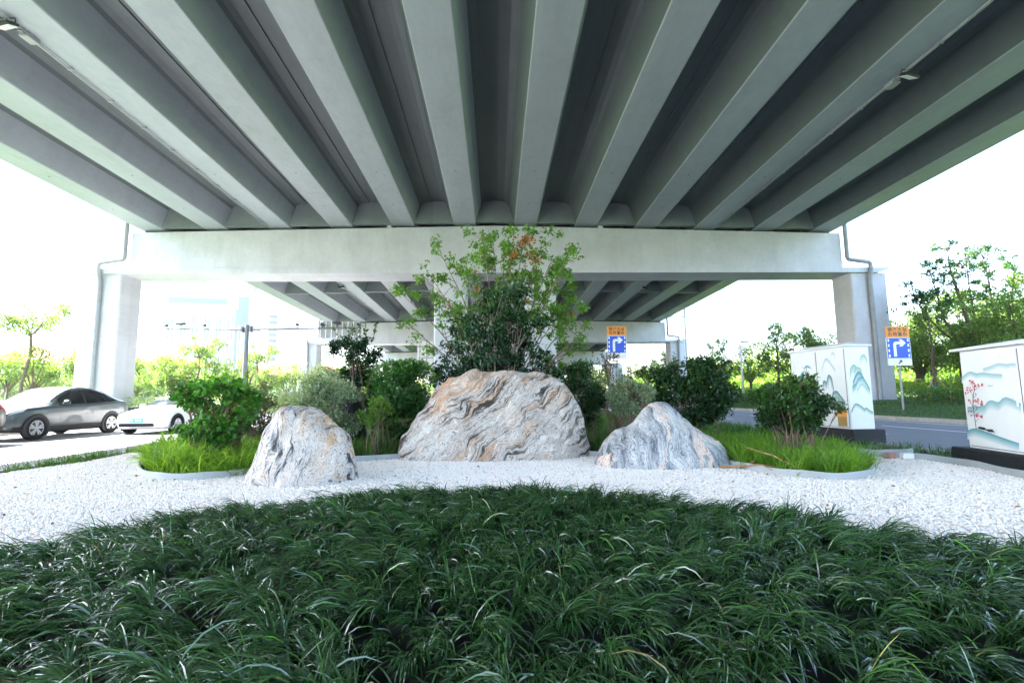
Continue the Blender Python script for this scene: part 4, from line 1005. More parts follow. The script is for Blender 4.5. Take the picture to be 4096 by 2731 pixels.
# blue bamboo leaves on the end face
mu = Mural(Face((0, 0), (1, 1), (0, 0), (1, 1), .85, HB), lambda s, h, e: (s, -.0005-e, .245+h))
def bleaf(x, y, a, L): 
    d = Vector((math.cos(a), math.sin(a))); n = Vector((-d.y, d.x))
    mu.poly([(x, y), (x+d.x*L*.4+n.x*L*.16, y+d.y*L*.4+n.y*L*.16), (x+d.x*L, y+d.y*L), (x+d.x*L*.4-n.x*L*.16, y+d.y*L*.4-n.y*L*.16)], (.06, .36, .62))
for x, y, a, L in ((.20, .10, 2.5, .16), (.22, .20, 2.4, .17), (.25, .27, 2.9, .18), (.22, .29, 2.2, .17), (.30, .30, 1.8, .16), (.40, .12, .7, .16), (.42, .22, .5, .17), (.45, .30, 1.0, .18), (.34, .05, 1.9, .12)): bleaf(x, y, a, L)
mu.stroke([(.36, .02), (.33, .3), (.36, .6), (.35, .99)], .018, (.10, .38, .55)); mu.build(tB)

# ------------------------------------------------------------------ lane signs
MT['sign_blue'] = plain('sign_blue', (.005, .075, .62), .4, var=.06)
MT['sign_orange'] = plain('sign_orange', (.80, .26, .008), .4, var=.06)
MT['sign_white'] = plain('sign_white', (.80, .80, .80), .4, var=.03)
MT['sign_black'] = plain('sign_black', (.02, .018, .015), .5, var=.05)
def text_mesh(s, size, mat, parent, loc, name='lettering'):
    cu = bpy.data.curves.new(name, 'FONT'); cu.body = s; cu.size = size; cu.align_x = 'CENTER'; cu.align_y = 'CENTER'; cu.extrude = .001; cu.offset = size*.012; cu.space_character = 1.12
    o = bpy.data.objects.new(name, cu); COL.objects.link(o)
    bpy.context.view_layer.update()
    dg = bpy.context.evaluated_depsgraph_get(); me = bpy.data.meshes.new_from_object(o.evaluated_get(dg))
    bpy.data.objects.remove(o); o2 = bpy.data.objects.new(name, me); COL.objects.link(o2)
    me.materials.clear(); me.materials.append(mat)
    o2.location = loc; o2.rotation_euler = (PI/2, 0, 0); o2.parent = parent
    return o2
def lane_sign(label, loc, ztop, rz=0.0):
    t = thing('lane_sign', label, 'road sign', loc, rz, 'right turn lane signs'); zt = ztop-loc[2]; w = 1.06
    mb = MB(); mb.cyl((0, .06, -.2), (0, .06, zt-.1), .045, 12); mb.build('post', MT['steel'], t, smooth=True, autosmooth=50)
    def panel(name, z0, z1, mat, rim=MT['sign_white']):
        m = MB(); rr = .05
        pl = rounded_rect(-w/2, w/2, z0, z1, rr); m.prism(pl, -.012, .012); o = m.build(name, rim, t)
        m2 = MB(); pl2 = rounded_rect(-w/2+.025, w/2-.025, z0+.025, z1-.025, rr-.02); m2.add([(x, -.0145, z) for x, z in pl2], [tuple(range(len(pl2)))]); m2.build('panel_face', mat, o)
        return o
    po = panel('name_panel', zt-.50, zt, MT['sign_orange'], MT['sign_orange']); pb = panel('arrow_panel', zt-1.47, zt-.505, MT['sign_blue']); pw = panel('lower_panel', zt-1.78, zt-1.475, MT['sign_white'])
    text_mesh('镇海大道', .205, MT['sign_black'], po, (0, -.0165, zt-.15)); text_mesh('右转靠右', .205, MT['sign_black'], po, (0, -.0165, zt-.36))
    # white dashes and a right turn arrow
    m = MB(); zb = zt-1.47
    for sx in (-1, 1):
        for k in range(4):
            pl = rounded_rect(sx*.43-.035, sx*.43+.035, zb+.07+.235*k, zb+.20+.235*k, .02); m.add([(x, -.017, z) for x, z in pl], [tuple(range(len(pl)))])
    A = [(-.235, .10), (-.105, .10), (-.105, .60), (-.09, .635), (-.06, .65), (.09, .65), (.02, .55), (.16, .55), (.33, .715), (.16, .88), (.02, .88), (.09, .78), (-.10, .78), (-.18, .755), (-.225, .70), (-.235, .62)]
    m.add([(x, -.017, zb+z) for x, z in A], [tuple(range(len(A)))]); m.build('arrow_marking', MT['sign_white'], pb)
    m = MB(); c = zt-1.625
    B = [(-.09, -.065), (-.055, -.1), (.055, .01), (.09, -.045), (.10, .10), (-.05, .09), (.01, .05)]
    m.add([(x, -.017, c+z) for x, z in B], [tuple(range(len(B)))]); m.build('small_arrow', MT['sign_black'], pw)
    return t
lane_sign('blue right-turn lane sign with an orange name panel on the grass across the right road', (18.25, 21.3, .42), 4.24, math.radians(-4))
lane_sign('blue right-turn lane sign with an orange name panel rising from the shrubs in the median', (6.56, 25.9, .12), 4.97, 0)

# ------------------------------------------------------------------ sign gantry, lamps, other signs
def gantry():
    t = thing('sign_gantry', 'grey T-shaped pole with cameras and a sign seen from behind, left of the second pier', 'sign gantry', (-19.3, 38.0, 0))
    zt = 6.62
    mb = MB(); mb.tube([(0, 0, -.1), (0, 0, zt+.35)], [.20, .16], 14); mb.box((0, 0, .1), (.7, .7, .3)); mb.build('pole', MT['gantry'], t, smooth=True, autosmooth=40)
    m = MB(); m.tube([(-.2, 0, zt), (-3.4, 0, zt+.04), (-6.9, 0, zt+.12)], [.09, .075, .05], 10); m.box((-.32, 0, zt), (.12, .45, .45)); m.build('arm', MT['gantry'], t)
    m = MB(); m.tube([(.2, 0, zt), (4, 0, zt+.02), (8.7, 0, zt+.06)], [.11, .09, .06], 10); m.box((.32, 0, zt), (.12, .45, .45)); m.build('arm', MT['gantry'], t)
    m = MB(); m.box((7.1, .12, 6.56), (3.35, .04, 1.32)); p = m.build('sign_panel', MT['steel'], t)
    for k in range(8):
        m = MB(); m.box((5.62+.425*k, .07, 6.56), (.06, .05, 1.28)); m.build('rib', MT['white_paint'], p)
    for x, big in ((-6.1, 0), (-5.0, 1), (-3.2, 0), (3.9, 0), (5.8, 0), (6.9, 1), (8.6, 0)):
        m = MB(); z = zt+.12+(.28 if big else .2)
        if big: m.box((x, -.1, z+.05), (.55, .5, .16), bev=.03)
        else: m.box((x, -.1, z), (.22, .34, .17), bev=.04)
        m.cyl((x, 0, zt+.02), (x, 0, z), .03, 8); m.build('camera', MT['dark'], t)
    return t
gantry()
def street_lamp(label, x, y, z0, h, arm):
    t = thing('street_lamp', label, 'street lamp', (x, y, z0), 0, 'white street lamps')
    mb = MB(); mb.tube([(0, 0, -.2), (0, 0, h)], [.11, .07], 10); mb.build('pole', MT['white_paint'], t, smooth=True)
    m = MB(); m.tube([(0, 0, h), (arm*.5, 0, h+.25), (arm, 0, h+.3)], [.05, .04, .03], 8); m.build('arm', MT['white_paint'], t, smooth=True)
    m = MB(); m.box((arm*1.15, 0, h+.3), (.7, .26, .12), bev=.04); m.build('lamp_head', MT['steel'], t)
street_lamp('white street lamp before the trees beyond the right road, near the largest dark shrub', 20.6, 40.0, .8, 4.5, .35)
street_lamp('slender white street lamp left of the sign gantry pole', -22.4, 44.0, .4, 5.0, -.3)
street_lamp('tall white street lamp with its head high above the second pier ledge', 19.2, 48.0, .7, 9.3, 1.3)
def back_sign(label, x, y, z0, z1, w):
    t = thing('road_sign', label, 'road sign', (x, y, 0)); 
    mb = MB(); mb.cyl((w/2-.1, .1, 0), (w/2-.1, .1, z1-.1), .12, 10); mb.build('post', MT['steel'], t)
    m = MB(); m.box((0, .06, (z0+z1)/2), (w, .04, z1-z0)); p = m.build('panel', MT['white_paint'], t)
    m = MB()
    for k in range(3): m.box((0, .0, z0+(z1-z0)*(.18+.32*k)), (w*.94, .05, .07))
    for k in range(4): m.box((-w*.4+w*.27*k, .02, (z0+z1)/2), (.05, .04, z1-z0))
    m.build('back_frame', MT['steel'], p)
back_sign('white sign seen from behind with a grey lattice frame, beside the middle pier columns', -6.1, 45.0, 3.3, 6.4, 2.3)
def overhead_sign():
    t = thing('overhead_sign', 'pale overhead sign on a mast beyond the right end of the second pier', 'road sign', (21.2, 60.0, 0))
    mb = MB(); mb.cyl((2.6, .2, 0), (2.6, .2, 13.5), .16, 10); mb.build('mast', MT['white_paint'], t)
    m = MB(); m.box((-.3, 0, 12.2), (3.6, .08, 2.4)); m.build('panel', MT['white_paint'], t)
    m = MB(); m.box((-.3, -.05, 10.95), (3.7, .3, .1)); m.tube([(.2, -.1, 11.0), (-.1, -.1, 12.4)], .05, 6); m.box((2.6, .1, 11.0), (2.2, .14, .14)); m.build('bracket', MT['steel'], t)
overhead_sign()

# ------------------------------------------------------------------ cars
def paint(name, col, rough=.36, metal=.0):
    m, nt, b = new_mat(name); n = noise_tex(nt, 600, 2); r = ramp(nt, [(.3, tuple(c*.94 for c in col)), (.7, tuple(min(1, c*1.05) for c in col))])
    nt.links.new(n.outputs['Fac'], r.inputs[0]); nt.links.new(r.outputs[0], b.inputs['Base Color'])
    b.inputs['Roughness'].default_value = rough; b.inputs['Metallic'].default_value = metal; b.inputs['Coat Weight'].default_value = .45; b.inputs['Coat Roughness'].default_value = .06
    return m
MT['glass'] = plain('car_glass', (.004, .005, .006), .12, spec=.25, var=.02)
MT['wglass'] = plain('windscreen_glass', (.02, .028, .03), .08, spec=.5, var=.02)
MT['tyre'] = plain('tyre_rubber', (.006, .006, .0065), .9, spec=.2)
MT['rim'] = plain('alloy', (.42, .42, .43), .4, .0)
MT['clad'] = plain('black_cladding', (.010, .010, .012), .6, spec=.3)
MT['redlamp'] = plain('red_lens', (.70, .015, .02), .25)
MT['headlamp'] = plain('lamp_lens', (.62, .65, .68), .15)
MT['plate'] = plain('green_plate', (.05, .55, .40), .4, var=.04)

def car(label, loc, rz, body, st, WB, wr, wx, glass_y, front_y, rear_y, clad=True, doors=(), plate=False, head=None, tail=None, mirror=1.75, cat='car', name='car'):
    """st: rows (y, zbottom, zshoulder, ztop, half width, top half width); the nose is at y=0 and points to -Y"""
    t = thing(name, label, cat, loc, rz, 'cars on the left road')
    S = np.array(st, float); L = S[-1, 0]
    yy = np.unique(np.concatenate([np.linspace(0, L, 64), [.03, L-.03]]))
    def sm(col):
        f = np.interp(np.linspace(0, L, 401), S[:, 0], col); k = np.hanning(27); k /= k.sum()
        g = np.convolve(np.pad(f, 13, 'edge'), k, 'valid'); return lambda y: float(np.interp(y, np.linspace(0, L, 401), g))
    fb, fs_, ft, fw, fr = [sm(S[:, i]) for i in range(1, 6)]
    def sect(y):
        zb, zs, zt, w, wt = fb(y), fs_(y), ft(y), fw(y), fr(y)
        return [(0, zb), (.80*w, zb), (.965*w, zb+.09), (w, zb+.52*(zs-zb)), (.985*w, zs-.07), (.945*w, zs), (.5*(.945*w+wt)+.015, .5*(zs+zt-.05)), (wt+.01, zt-.055), (wt*.80, zt-.008), (0, zt+.012)]
    def pt(y, u):
        P = sect(y); i = min(int(u), 8); f = u-i
        g = lambda k: P[k] if 0 <= k <= 9 else ((-P[1][0], P[1][1]) if k < 0 else (-P[8][0], P[8][1]))
        a, b, c, d = g(i-1), g(i), g(i+1), g(i+2)
        q = [.5*((2*b[j])+(c[j]-a[j])*f+(2*a[j]-5*b[j]+4*c[j]-d[j])*f*f+(3*b[j]-a[j]-3*c[j]+d[j])*f**3) for j in (0, 1)]
        return (max(q[0], 0), y, q[1])
    us = np.linspace(0, 9, 46); nu = len(us)
    mb = MB(); vs = []
    for y in yy:
        h = [pt(y, u) for u in us]; vs += h + [(-x, yv, z) for x, yv, z in reversed(h[1:-1])]
    n = 2*nu-2; fs = [(i*n+k, i*n+(k+1) % n, (i+1)*n+(k+1) % n, (i+1)*n+k) for i in range(len(yy)-1) for k in range(n)]
    fs += [tuple(range(n-1, -1, -1)), tuple(range((len(yy)-1)*n, len(yy)*n))]
    mb.add(vs, fs); mb.build('body', body, t, smooth=True, autosmooth=60)
    def patch(nm, y0, y1, u0, u1, mat, side=1, off=.010, parent=None, ny=16, nu_=8, skew=0.0, cond=None):
        m = MB(); vs = []; 
        for i in range(ny+1):
            for j in range(nu_+1):
                f = j/nu_; y = y0+(y1-y0)*i/ny + skew*f; u = u0+(u1-u0)*f
                x, yv, z = pt(min(max(y, 0), L), u)
                x2, _, z2 = pt(min(max(y, 0), L), min(u+.15, 9)); tx, tz = x2-x, z2-z; l = math.hypot(tx, tz) or 1
                nx_, nz_ = tz/l, -tx/l
                if u > 8.8: nx_, nz_ = 0, 1
                vs.append((side*(x+nx_*off) if u < 8.99 else 0, yv, z+nz_*off))
        k = nu_+1; m.add(vs, [(i*k+j, i*k+j+1, (i+1)*k+j+1, (i+1)*k+j) for i in range(ny) for j in range(nu_)])
        return m.build(nm, mat, parent or t, smooth=True)
    for sd in (-1, 1):
        for a, b in glass_y: 
            m = MB(); vs = []; k = 20; rows = []
            for i in range(k+1):
                y = a+(b-a)*i/k; zs, zt = fs_(y)+.035, ft(y)-.085
                col = []
                for j in range(6):
                    z = zs+(max(zt, zs+.002)-zs)*j/5; 
                    # find u for this height
                    lo, hi = 4.6, 7.6
                    for _ in range(18):
                        md = (lo+hi)/2
                        if pt(y, md)[2] < z: lo = md
                        else: hi = md
                    x = pt(y, lo)[0]; col.append((sd*(x+.008), y, z))
                vs += col
            m.add(vs, [(i*6+j, i*6+j+1, i*6+7+j, i*6+6+j) for i in range(k) for j in range(5)]); m.build('side_window', MT['glass'], t, smooth=True)
        if clad: patch('sill_cladding', .25, L-.2, 1.3, 2.35, MT['clad'], sd, .012)
        for yd in doors: patch('door_seam', yd, yd+.012, 2.3, 5.0, MT['dark'], sd, .003, ny=1)
        # mirror
        m = MB(); x, y, z = pt(mirror, 5.0); m.box((sd*(x+.15), y, z+.10), (.22, .13, .15), bev=.05); m.cyl((sd*(x-.02), y, z+.03), (sd*(x+.1), y, z+.06), .03, 8); m.build('mirror', body, t, smooth=True)
        if head: patch('headlight', head[0], head[1], head[2], head[3], MT['headlamp'], sd, .008, skew=head[4])
        if tail: patch('taillight', tail[0], tail[1], tail[2], tail[3], MT['redlamp'], sd, .010)
        for yw in (wx, wx+WB):
            x = fw(yw)
            m = MB(); vs = []; N = 28
            for r_, dx in ((wr*1.24, .004), (wr*1.16, .03), (wr*1.10, .03), (.02, -.07)):
                for q in range(N): a = 2*PI*q/N; vs.append((sd*(x+dx), yw+r_*math.cos(a), max(wr+r_*math.sin(a), .12)))
            m.add(vs, [(r_*N+q, r_*N+(q+1) % N, (r_+1)*N+(q+1) % N, (r_+1)*N+q) for r_ in range(3) for q in range(N)])
            m.build('wheel_arch', MT['clad'], t, smooth=True)
            w = MB(); w.cyl((sd*(x-.16), yw, wr), (sd*(x-.02), yw, wr), wr*.55, 20); wo = w.build('wheel', MT['dark'], t)
            ty = MB(); pr = [(-.20, .60), (-.20, .93), (-.16, 1.0), (-.03, 1.0), (.02, .95), (.03, .72), (.0, .66)]; vs = []; N = 32
            for dx, rr in pr:
                for q in range(N): a = 2*PI*q/N; vs.append((sd*(x+dx), yw+wr*rr*math.cos(a), wr+wr*rr*math.sin(a)))
            ty.add(vs, [(r_*N+q, r_*N+(q+1) % N, (r_+1)*N+(q+1) % N, (r_+1)*N+q) for r_ in range(len(pr)-1) for q in range(N)]); ty.build('tyre', MT['tyre'], wo, smooth=True, autosmooth=45)
            rm = MB(); vs = []; X = sd*(x+.006)
            for rr in (.68, .60):
                for q in range(N): a = 2*PI*q/N; vs.append((X, yw+wr*rr*math.cos(a), wr+wr*rr*math.sin(a)))
            rm.add(vs, [(q, (q+1) % N, N+(q+1) % N, N+q) for q in range(N)])
            for q in range(5):
                for da in (-.20, .20):
                    a = 2*PI*q/5+.3; a1 = a+da*.5; a2 = a+da
                    p0 = Vector((0, math.cos(a1), math.sin(a1)))*wr*.12; p1 = Vector((0, math.cos(a2), math.sin(a2)))*wr*.63; n_ = Vector((0, -math.sin(a), math.cos(a)))*wr*.075
                    rm.add([(X, yw+v.y, wr+v.z) for v in (p0-n_, p0+n_, p1+n_, p1-n_)], [(0, 1, 2, 3)])
            rm.cyl((X, yw, wr), (X+sd*.01, yw, wr), wr*.14, 12); rm.build('rim', MT['rim'], wo)
    for sd in (-1, 1):
        patch('windscreen', front_y[0], front_y[1], 7.35, 9, MT['wglass'], sd, .008)
        patch('rear_window', rear_y[0], rear_y[1], 7.35, 9, MT['glass'], sd, .008)
    if plate:
        m = MB(); m.box((0, -.02, .53), (.44, .03, .15)); p = m.build('plate', MT['plate'], t)
        m = MB()
        for k in range(8):
            if k != 2: m.box((-.175+.05*k, -.037, .53), (.03, .004, .08))
        m.build('plate_marking', MT['sign_white'], p)
        m = MB(); pl = rounded_rect(-.62, .62, .30, .42, .055); m.prism(pl, -.012, .02); m.build('grille', MT['clad'], t)
    return t
SUVM = paint('grey_green_paint', (.016, .031, .036)); WHM = paint('white_car_paint', (.80, .81, .83), .3, 0); BRM = paint('bronze_paint', (.05, .05, .038))
suv = [(0, .46, .72, .76, .62, .52), (.06, .34, .80, .86, .78, .66), (.25, .27, .90, .96, .89, .78), (.7, .24, .99, 1.05, .94, .82), (1.2, .23, 1.03, 1.11, .955, .82), (1.45, .23, 1.05, 1.16, .96, .80), (1.85, .23, 1.06, 1.42, .96, .71), (2.3, .23, 1.07, 1.63, .96, .65), (2.75, .23, 1.08, 1.69, .96, .63), (3.25, .23, 1.10, 1.67, .96, .62), (3.75, .23, 1.13, 1.56, .96, .61), (4.2, .25, 1.16, 1.40, .95, .62), (4.55, .30, 1.17, 1.25, .92, .66), (4.75, .40, 1.10, 1.17, .86, .70), (4.85, .52, 1.0, 1.05, .78, .64)]
suv_ = car('grey-green coupe-backed SUV seen from its driver side on the left road', (-16.22, 15.8, LR), 0, SUVM, suv, 2.92, .365, .93, [(1.72, 2.72), (2.78, 3.62), (3.66, 4.42)], (1.55, 2.2), (3.7, 4.5), True, (1.72, 2.74, 3.72), False, (.12, .50, 4.1, 4.75, .12), (4.66, 4.84, 4.5, 5.3), 1.80, 'car', 'suv')
suv_.scale = (1.06, 1.07, 1.06)
wht = [(0, .34, .56, .60, .60, .48), (.06, .26, .66, .70, .78, .64), (.3, .20, .74, .80, .88, .74), (.8, .17, .85, .92, .92, .78), (1.2, .16, .90, .98, .925, .79), (1.4, .16, .92, 1.02, .925, .78), (1.9, .16, .93, 1.26, .925, .68), (2.4, .16, .94, 1.42, .925, .62), (2.9, .16, .95, 1.44, .925, .61), (3.4, .16, .97, 1.37, .925, .60), (4.0, .18, 1.0, 1.18, .92, .62), (4.45, .24, 1.02, 1.06, .88, .70), (4.65, .34, .94, .98, .80, .66), (4.72, .44, .84, .88, .74, .6)]
car('white saloon car with a green number plate half hidden by the left shrub', (-13.25, 18.55, LR), math.radians(1), WHM, wht, 2.88, .34, .90, [(1.66, 2.72), (2.78, 3.7)], (1.45, 2.25), (3.5, 4.2), False, (1.7, 2.75), True, (.18, .75, 4.35, 4.8, .10), (4.5, 4.7, 4.4, 5.2), 1.75)
bx = [(0, .46, .80, .84, .62, .52), (.2, .28, .94, 1.0, .88, .76), (.8, .24, 1.02, 1.08, .94, .82), (1.3, .23, 1.06, 1.14, .95, .80), (1.9, .23, 1.08, 1.52, .95, .70), (2.4, .23, 1.09, 1.68, .95, .66), (3.6, .23, 1.12, 1.68, .95, .65), (4.2, .27, 1.14, 1.60, .94, .66), (4.45, .33, 1.14, 1.42, .91, .70), (4.6, .42, 1.08, 1.18, .86, .72), (4.66, .5, 1.0, 1.04, .80, .68)]
car('dark bronze SUV cut off by the frame edge, showing its red tail lamp', (-15.72, 10.76, LR), 0, BRM, bx, 2.75, .36, .92, [(1.7, 2.7), (2.76, 3.6), (3.65, 4.2)], (1.5, 2.2), (4.2, 4.5), True, (1.72, 2.72), False, (.12, .5, 4.1, 4.7, .1), (4.40, 4.63, 3.9, 5.3), 1.8, 'car', 'suv')

# ------------------------------------------------------------------ trees beyond the roads
def tree_proto(kind, seed):
    rs = random.Random(seed); t = thing('tree', 'x', 'tree'); mb = MB(); cl = []
    mat = MT['lf_tree']; leaf = .17; n = 3000; extras = []
    if kind == 'round':        # short trunk, upward limbs, rounded crown
        H = 4.4; th = 1.1
        mb.tube([(0, 0, -.3), (.03, 0, th*.5), (0, .02, th)], [.13, .11, .12], 8)
        for i in range(12):
            a = 2*PI*i/12+rs.uniform(-.2, .2); r = rs.uniform(.5, 1.5); z = rs.uniform(2.2, 3.9)
            e = Vector((math.cos(a)*r, math.sin(a)*r, z)); m = Vector((e.x*.4, e.y*.4, th+(z-th)*.5))
            mb.tube([(0, 0, th-.05), m, e], [.05, .035, .012], 5); cl.append((tuple(e), rs.uniform(.45, .7), 1)); cl.append((tuple(m.lerp(e, .6)+Vector((rs.uniform(-.3, .3), rs.uniform(-.3, .3), 0))), rs.uniform(.35, .55), .7))
        for i in range(10): cl.append(((rs.uniform(-1.1, 1.1), rs.uniform(-1.1, 1.1), rs.uniform(1.7, 4.1)), rs.uniform(.4, .65), .8))
        extras = [('trunk_wrap', [(0, 0, 0), (0, 0, .75)], .15)]
    elif kind == 'umbrella':   # thin tall trunk with a flat spreading head
        H = 6.6; th = 4.3
        mb.tube([(-.35, 0, -.3), (-.28, 0, 1.5), (.05, .05, 3.2), (0, 0, th)], [.11, .09, .075, .07], 8)
        for i in range(12):
            a = 2*PI*i/12+rs.uniform(-.3, .3); r = rs.uniform(.5, 1.9); z = th+rs.uniform(.5, 1.9)-.15*r
            e = Vector((math.cos(a)*r, math.sin(a)*r, z)); m = Vector((e.x*.5, e.y*.5, th+(z-th)*.6))
            mb.tube([(0, 0, th-.1), m, e], [.04, .025, .01], 5); cl.append((tuple(e), rs.uniform(.45, .75), 1)); cl.append((tuple(e+Vector((rs.uniform(-.5, .5), rs.uniform(-.5, .5), rs.uniform(-.2, .4)))), rs.uniform(.3, .5), .8))
        n = 2400
    elif kind == 'loose':      # open, sparse crown
        H = 6.2; th = 1.6
        mb.tube([(0, 0, -.3), (.04, 0, th), (.0, .05, 3.4), (.06, 0, 5.6)], [.12, .10, .06, .015], 8)
        for i in range(15):
            a = rs.uniform(0, 2*PI); b = Vector((.02, .02, rs.uniform(1.3, 4.6))); r = rs.uniform(.6, 1.7)*(1.1-.12*b.z); e = b+Vector((math.cos(a)*r, math.sin(a)*r, rs.uniform(.5, 1.4)))
            mb.tube([b, (b+e)/2+Vector((0, 0, -.08)), e], [.035, .022, .008], 5); cl.append((tuple(e), rs.uniform(.28, .55), 1)); cl.append((tuple(b.lerp(e, .65)), rs.uniform(.22, .42), .6))
        cl.append(((.06, 0, 5.7), .4, 1)); n = 2100
        extras = [('trunk_wrap', [(0, 0, 0), (0, 0, .9)], .15)]
    elif kind == 'full':       # big leafy tree
        H = 6.0; th = 1.4
        mb.tube([(0, 0, -.3), (.05, 0, th)], [.15, .13], 8)
        for i in range(16):
            a = rs.uniform(0, 2*PI); z = rs.uniform(2.2, 5.4); r = rs.uniform(.5, 1.9)*(1 if z < 4.2 else .7); e = Vector((math.cos(a)*r, math.sin(a)*r, z)); m = Vector((e.x*.4, e.y*.4, th+(z-th)*.55))
            mb.tube([(.05, 0, th-.1), m, e], [.06, .04, .012], 5); cl.append((tuple(e), rs.uniform(.5, .85), 1))
        for i in range(16): cl.append(((rs.uniform(-1.6, 1.6), rs.uniform(-1.5, 1.5), rs.uniform(1.9, 5.2)), rs.uniform(.4, .75), .8))
        n = 4200
    P, D, idx = clump_points(cl, n, .2)
    ct = RNG.uniform(0, 1, len(cl))[idx]
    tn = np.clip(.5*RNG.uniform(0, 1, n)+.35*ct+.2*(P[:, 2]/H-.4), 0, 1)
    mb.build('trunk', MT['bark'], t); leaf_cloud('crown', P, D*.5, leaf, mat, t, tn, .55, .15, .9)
    for nm, pts, r in extras:
        m = MB(); m.tube(pts, [r, r*.92], 10); m.build(nm, MT['tealwrap'], t)
        for k in range(3):
            m = MB(); a = 2*PI*k/3+.4; m.cyl((math.cos(a)*.95, math.sin(a)*.95, -.2), (math.cos(a)*.08, math.sin(a)*.08, 1.5), .035, 6); m.build('prop', MT['prop'], t)
    return t
protos = {k: [tree_proto(k, s) for s in ss] for k, ss in (('round', (1, 2, 3)), ('umbrella', (4, 5)), ('loose', (6, 7)), ('full', (8, 9)))}
used = set()
def proj_x(p):
    v = np.array([p[0], p[1], p[2]-CAMZ]); return float(v@CR)/float(v@_fw)
spots = []
def vz(x): return float(np.interp(-x, [18.5, 20, 23, 28, 40, 70], [.13, .25, .5, .75, .9, .9])) if x < 0 else bank_z(x)
rt = random.Random(77)
# left side
for kind, x, y, s in (('umbrella', -28.6, 30.6, 1.08), ('round', -33.0, 34, .95), ('round', -29.0, 31.5, .92), ('round', -27.5, 33.5, .98), ('round', -25.8, 34.5, .95), ('loose', -30.5, 37, .8), ('full', -36, 40, .75), ('full', -33, 46, .72), ('round', -24.8, 38, .98), ('umbrella', -24.9, 41.5, .97), ('round', -23.6, 37.0, .9), ('round', -23.0, 42, 1.0), ('umbrella', -24.2, 50, 1.0), ('full', -22.3, 48, .66), ('round', -22.0, 52, 1.05), ('full', -22.5, 58, .85), ('umbrella', -22.6, 60.5, 1.0), ('full', -20.5, 62, .8), ('loose', -20.6, 56, .82), ('full', -20.8, 70, .95), ('full', -19.8, 78, 1.0), ('full', -22, 86, 1.15), ('full', -26, 66, 1.0), ('full', -31, 62, 1.05), ('full', -38, 58, 1.0), ('loose', -27, 46, .9)):
    spots.append((kind, x, y, s, 'L'))
# right side
for kind, x, y, s in (('full', 21.5, 92, 1.15), ('full', 21.2, 78, 1.0), ('round', 20.8, 66, 1.25), ('loose', 20.9, 58, 1.0), ('full', 22.6, 62, 1.0), ('loose', 21.4, 46, .98), ('full', 22.6, 49, .9), ('full', 23.4, 44, .98), ('loose', 22.2, 37.5, 1.02), ('full', 24.5, 39, 1.02), ('full', 25.6, 35.5, .95), ('full', 24.2, 31, .88), ('loose', 23.6, 29, .80), ('full', 27.5, 30.5, .95), ('loose', 22.5, 24.2, .84), ('full', 26.2, 26.0, .78), ('round', 25.0, 24.0, 1.0), ('full', 29.0, 26.5, .98), ('full', 31.5, 28.5, 1.1), ('round', 27.6, 23.5, 1.0), ('full', 30.2, 23.5, .98), ('full', 33.5, 31, 1.2), ('full', 29.5, 33, 1.05), ('round', 33.0, 25, 1.1), ('full', 24.6, 21.8, 1.0), ('full', 27.0, 21.5, 1.15), ('full', 29.2, 29.5, 1.3), ('full', 23.2, 34.5, .95)):
    spots.append((kind, x, y, s, 'R'))
names = ['first', 'second', 'third', 'fourth', 'fifth', 'sixth', 'seventh', 'eighth', 'ninth', 'tenth', 'eleventh', 'twelfth', 'thirteenth', 'fourteenth', 'fifteenth', 'sixteenth', 'seventeenth', 'eighteenth', 'nineteenth', 'twentieth', 'twenty-first', 'twenty-second', 'twenty-third', 'twenty-fourth', 'twenty-fifth', 'twenty-sixth', 'twenty-seventh', 'twenty-eighth']
desc = {'round': 'short round-headed green tree', 'umbrella': 'thin-trunked tree with a flat high crown', 'loose': 'loose open-crowned young tree', 'full': 'full leafy yellow-green tree'}
for side in 'LR':
    lst = sorted([s for s in spots if s[4] == side], key=lambda s: proj_x((s[1], s[2], 2)))
    for i, (kind, x, y, s, _) in enumerate(lst):
        pr = protos[kind][i % len(protos[kind])]
        if pr.name not in used: used.add(pr.name); o = pr
        else: o = copy_tree(pr)
        o.location = (x, y, vz(x)-.05); o.scale = (s, s, s); o.rotation_euler = (0, 0, rt.uniform(0, 6.28) if kind != 'umbrella' else rt.uniform(-.4, .4))
        o['label'] = f"{desc[kind]} beyond the {'left' if side == 'L' else 'right'} road, {names[i]} from the left there"
        o['group'] = f"trees beyond the {'left' if side == 'L' else 'right'} road"
for lst in protos.values():
    for p in lst:
        if p.name not in used:
            for c in list(p.children): bpy.data.objects.remove(c)
            bpy.data.objects.remove(p)

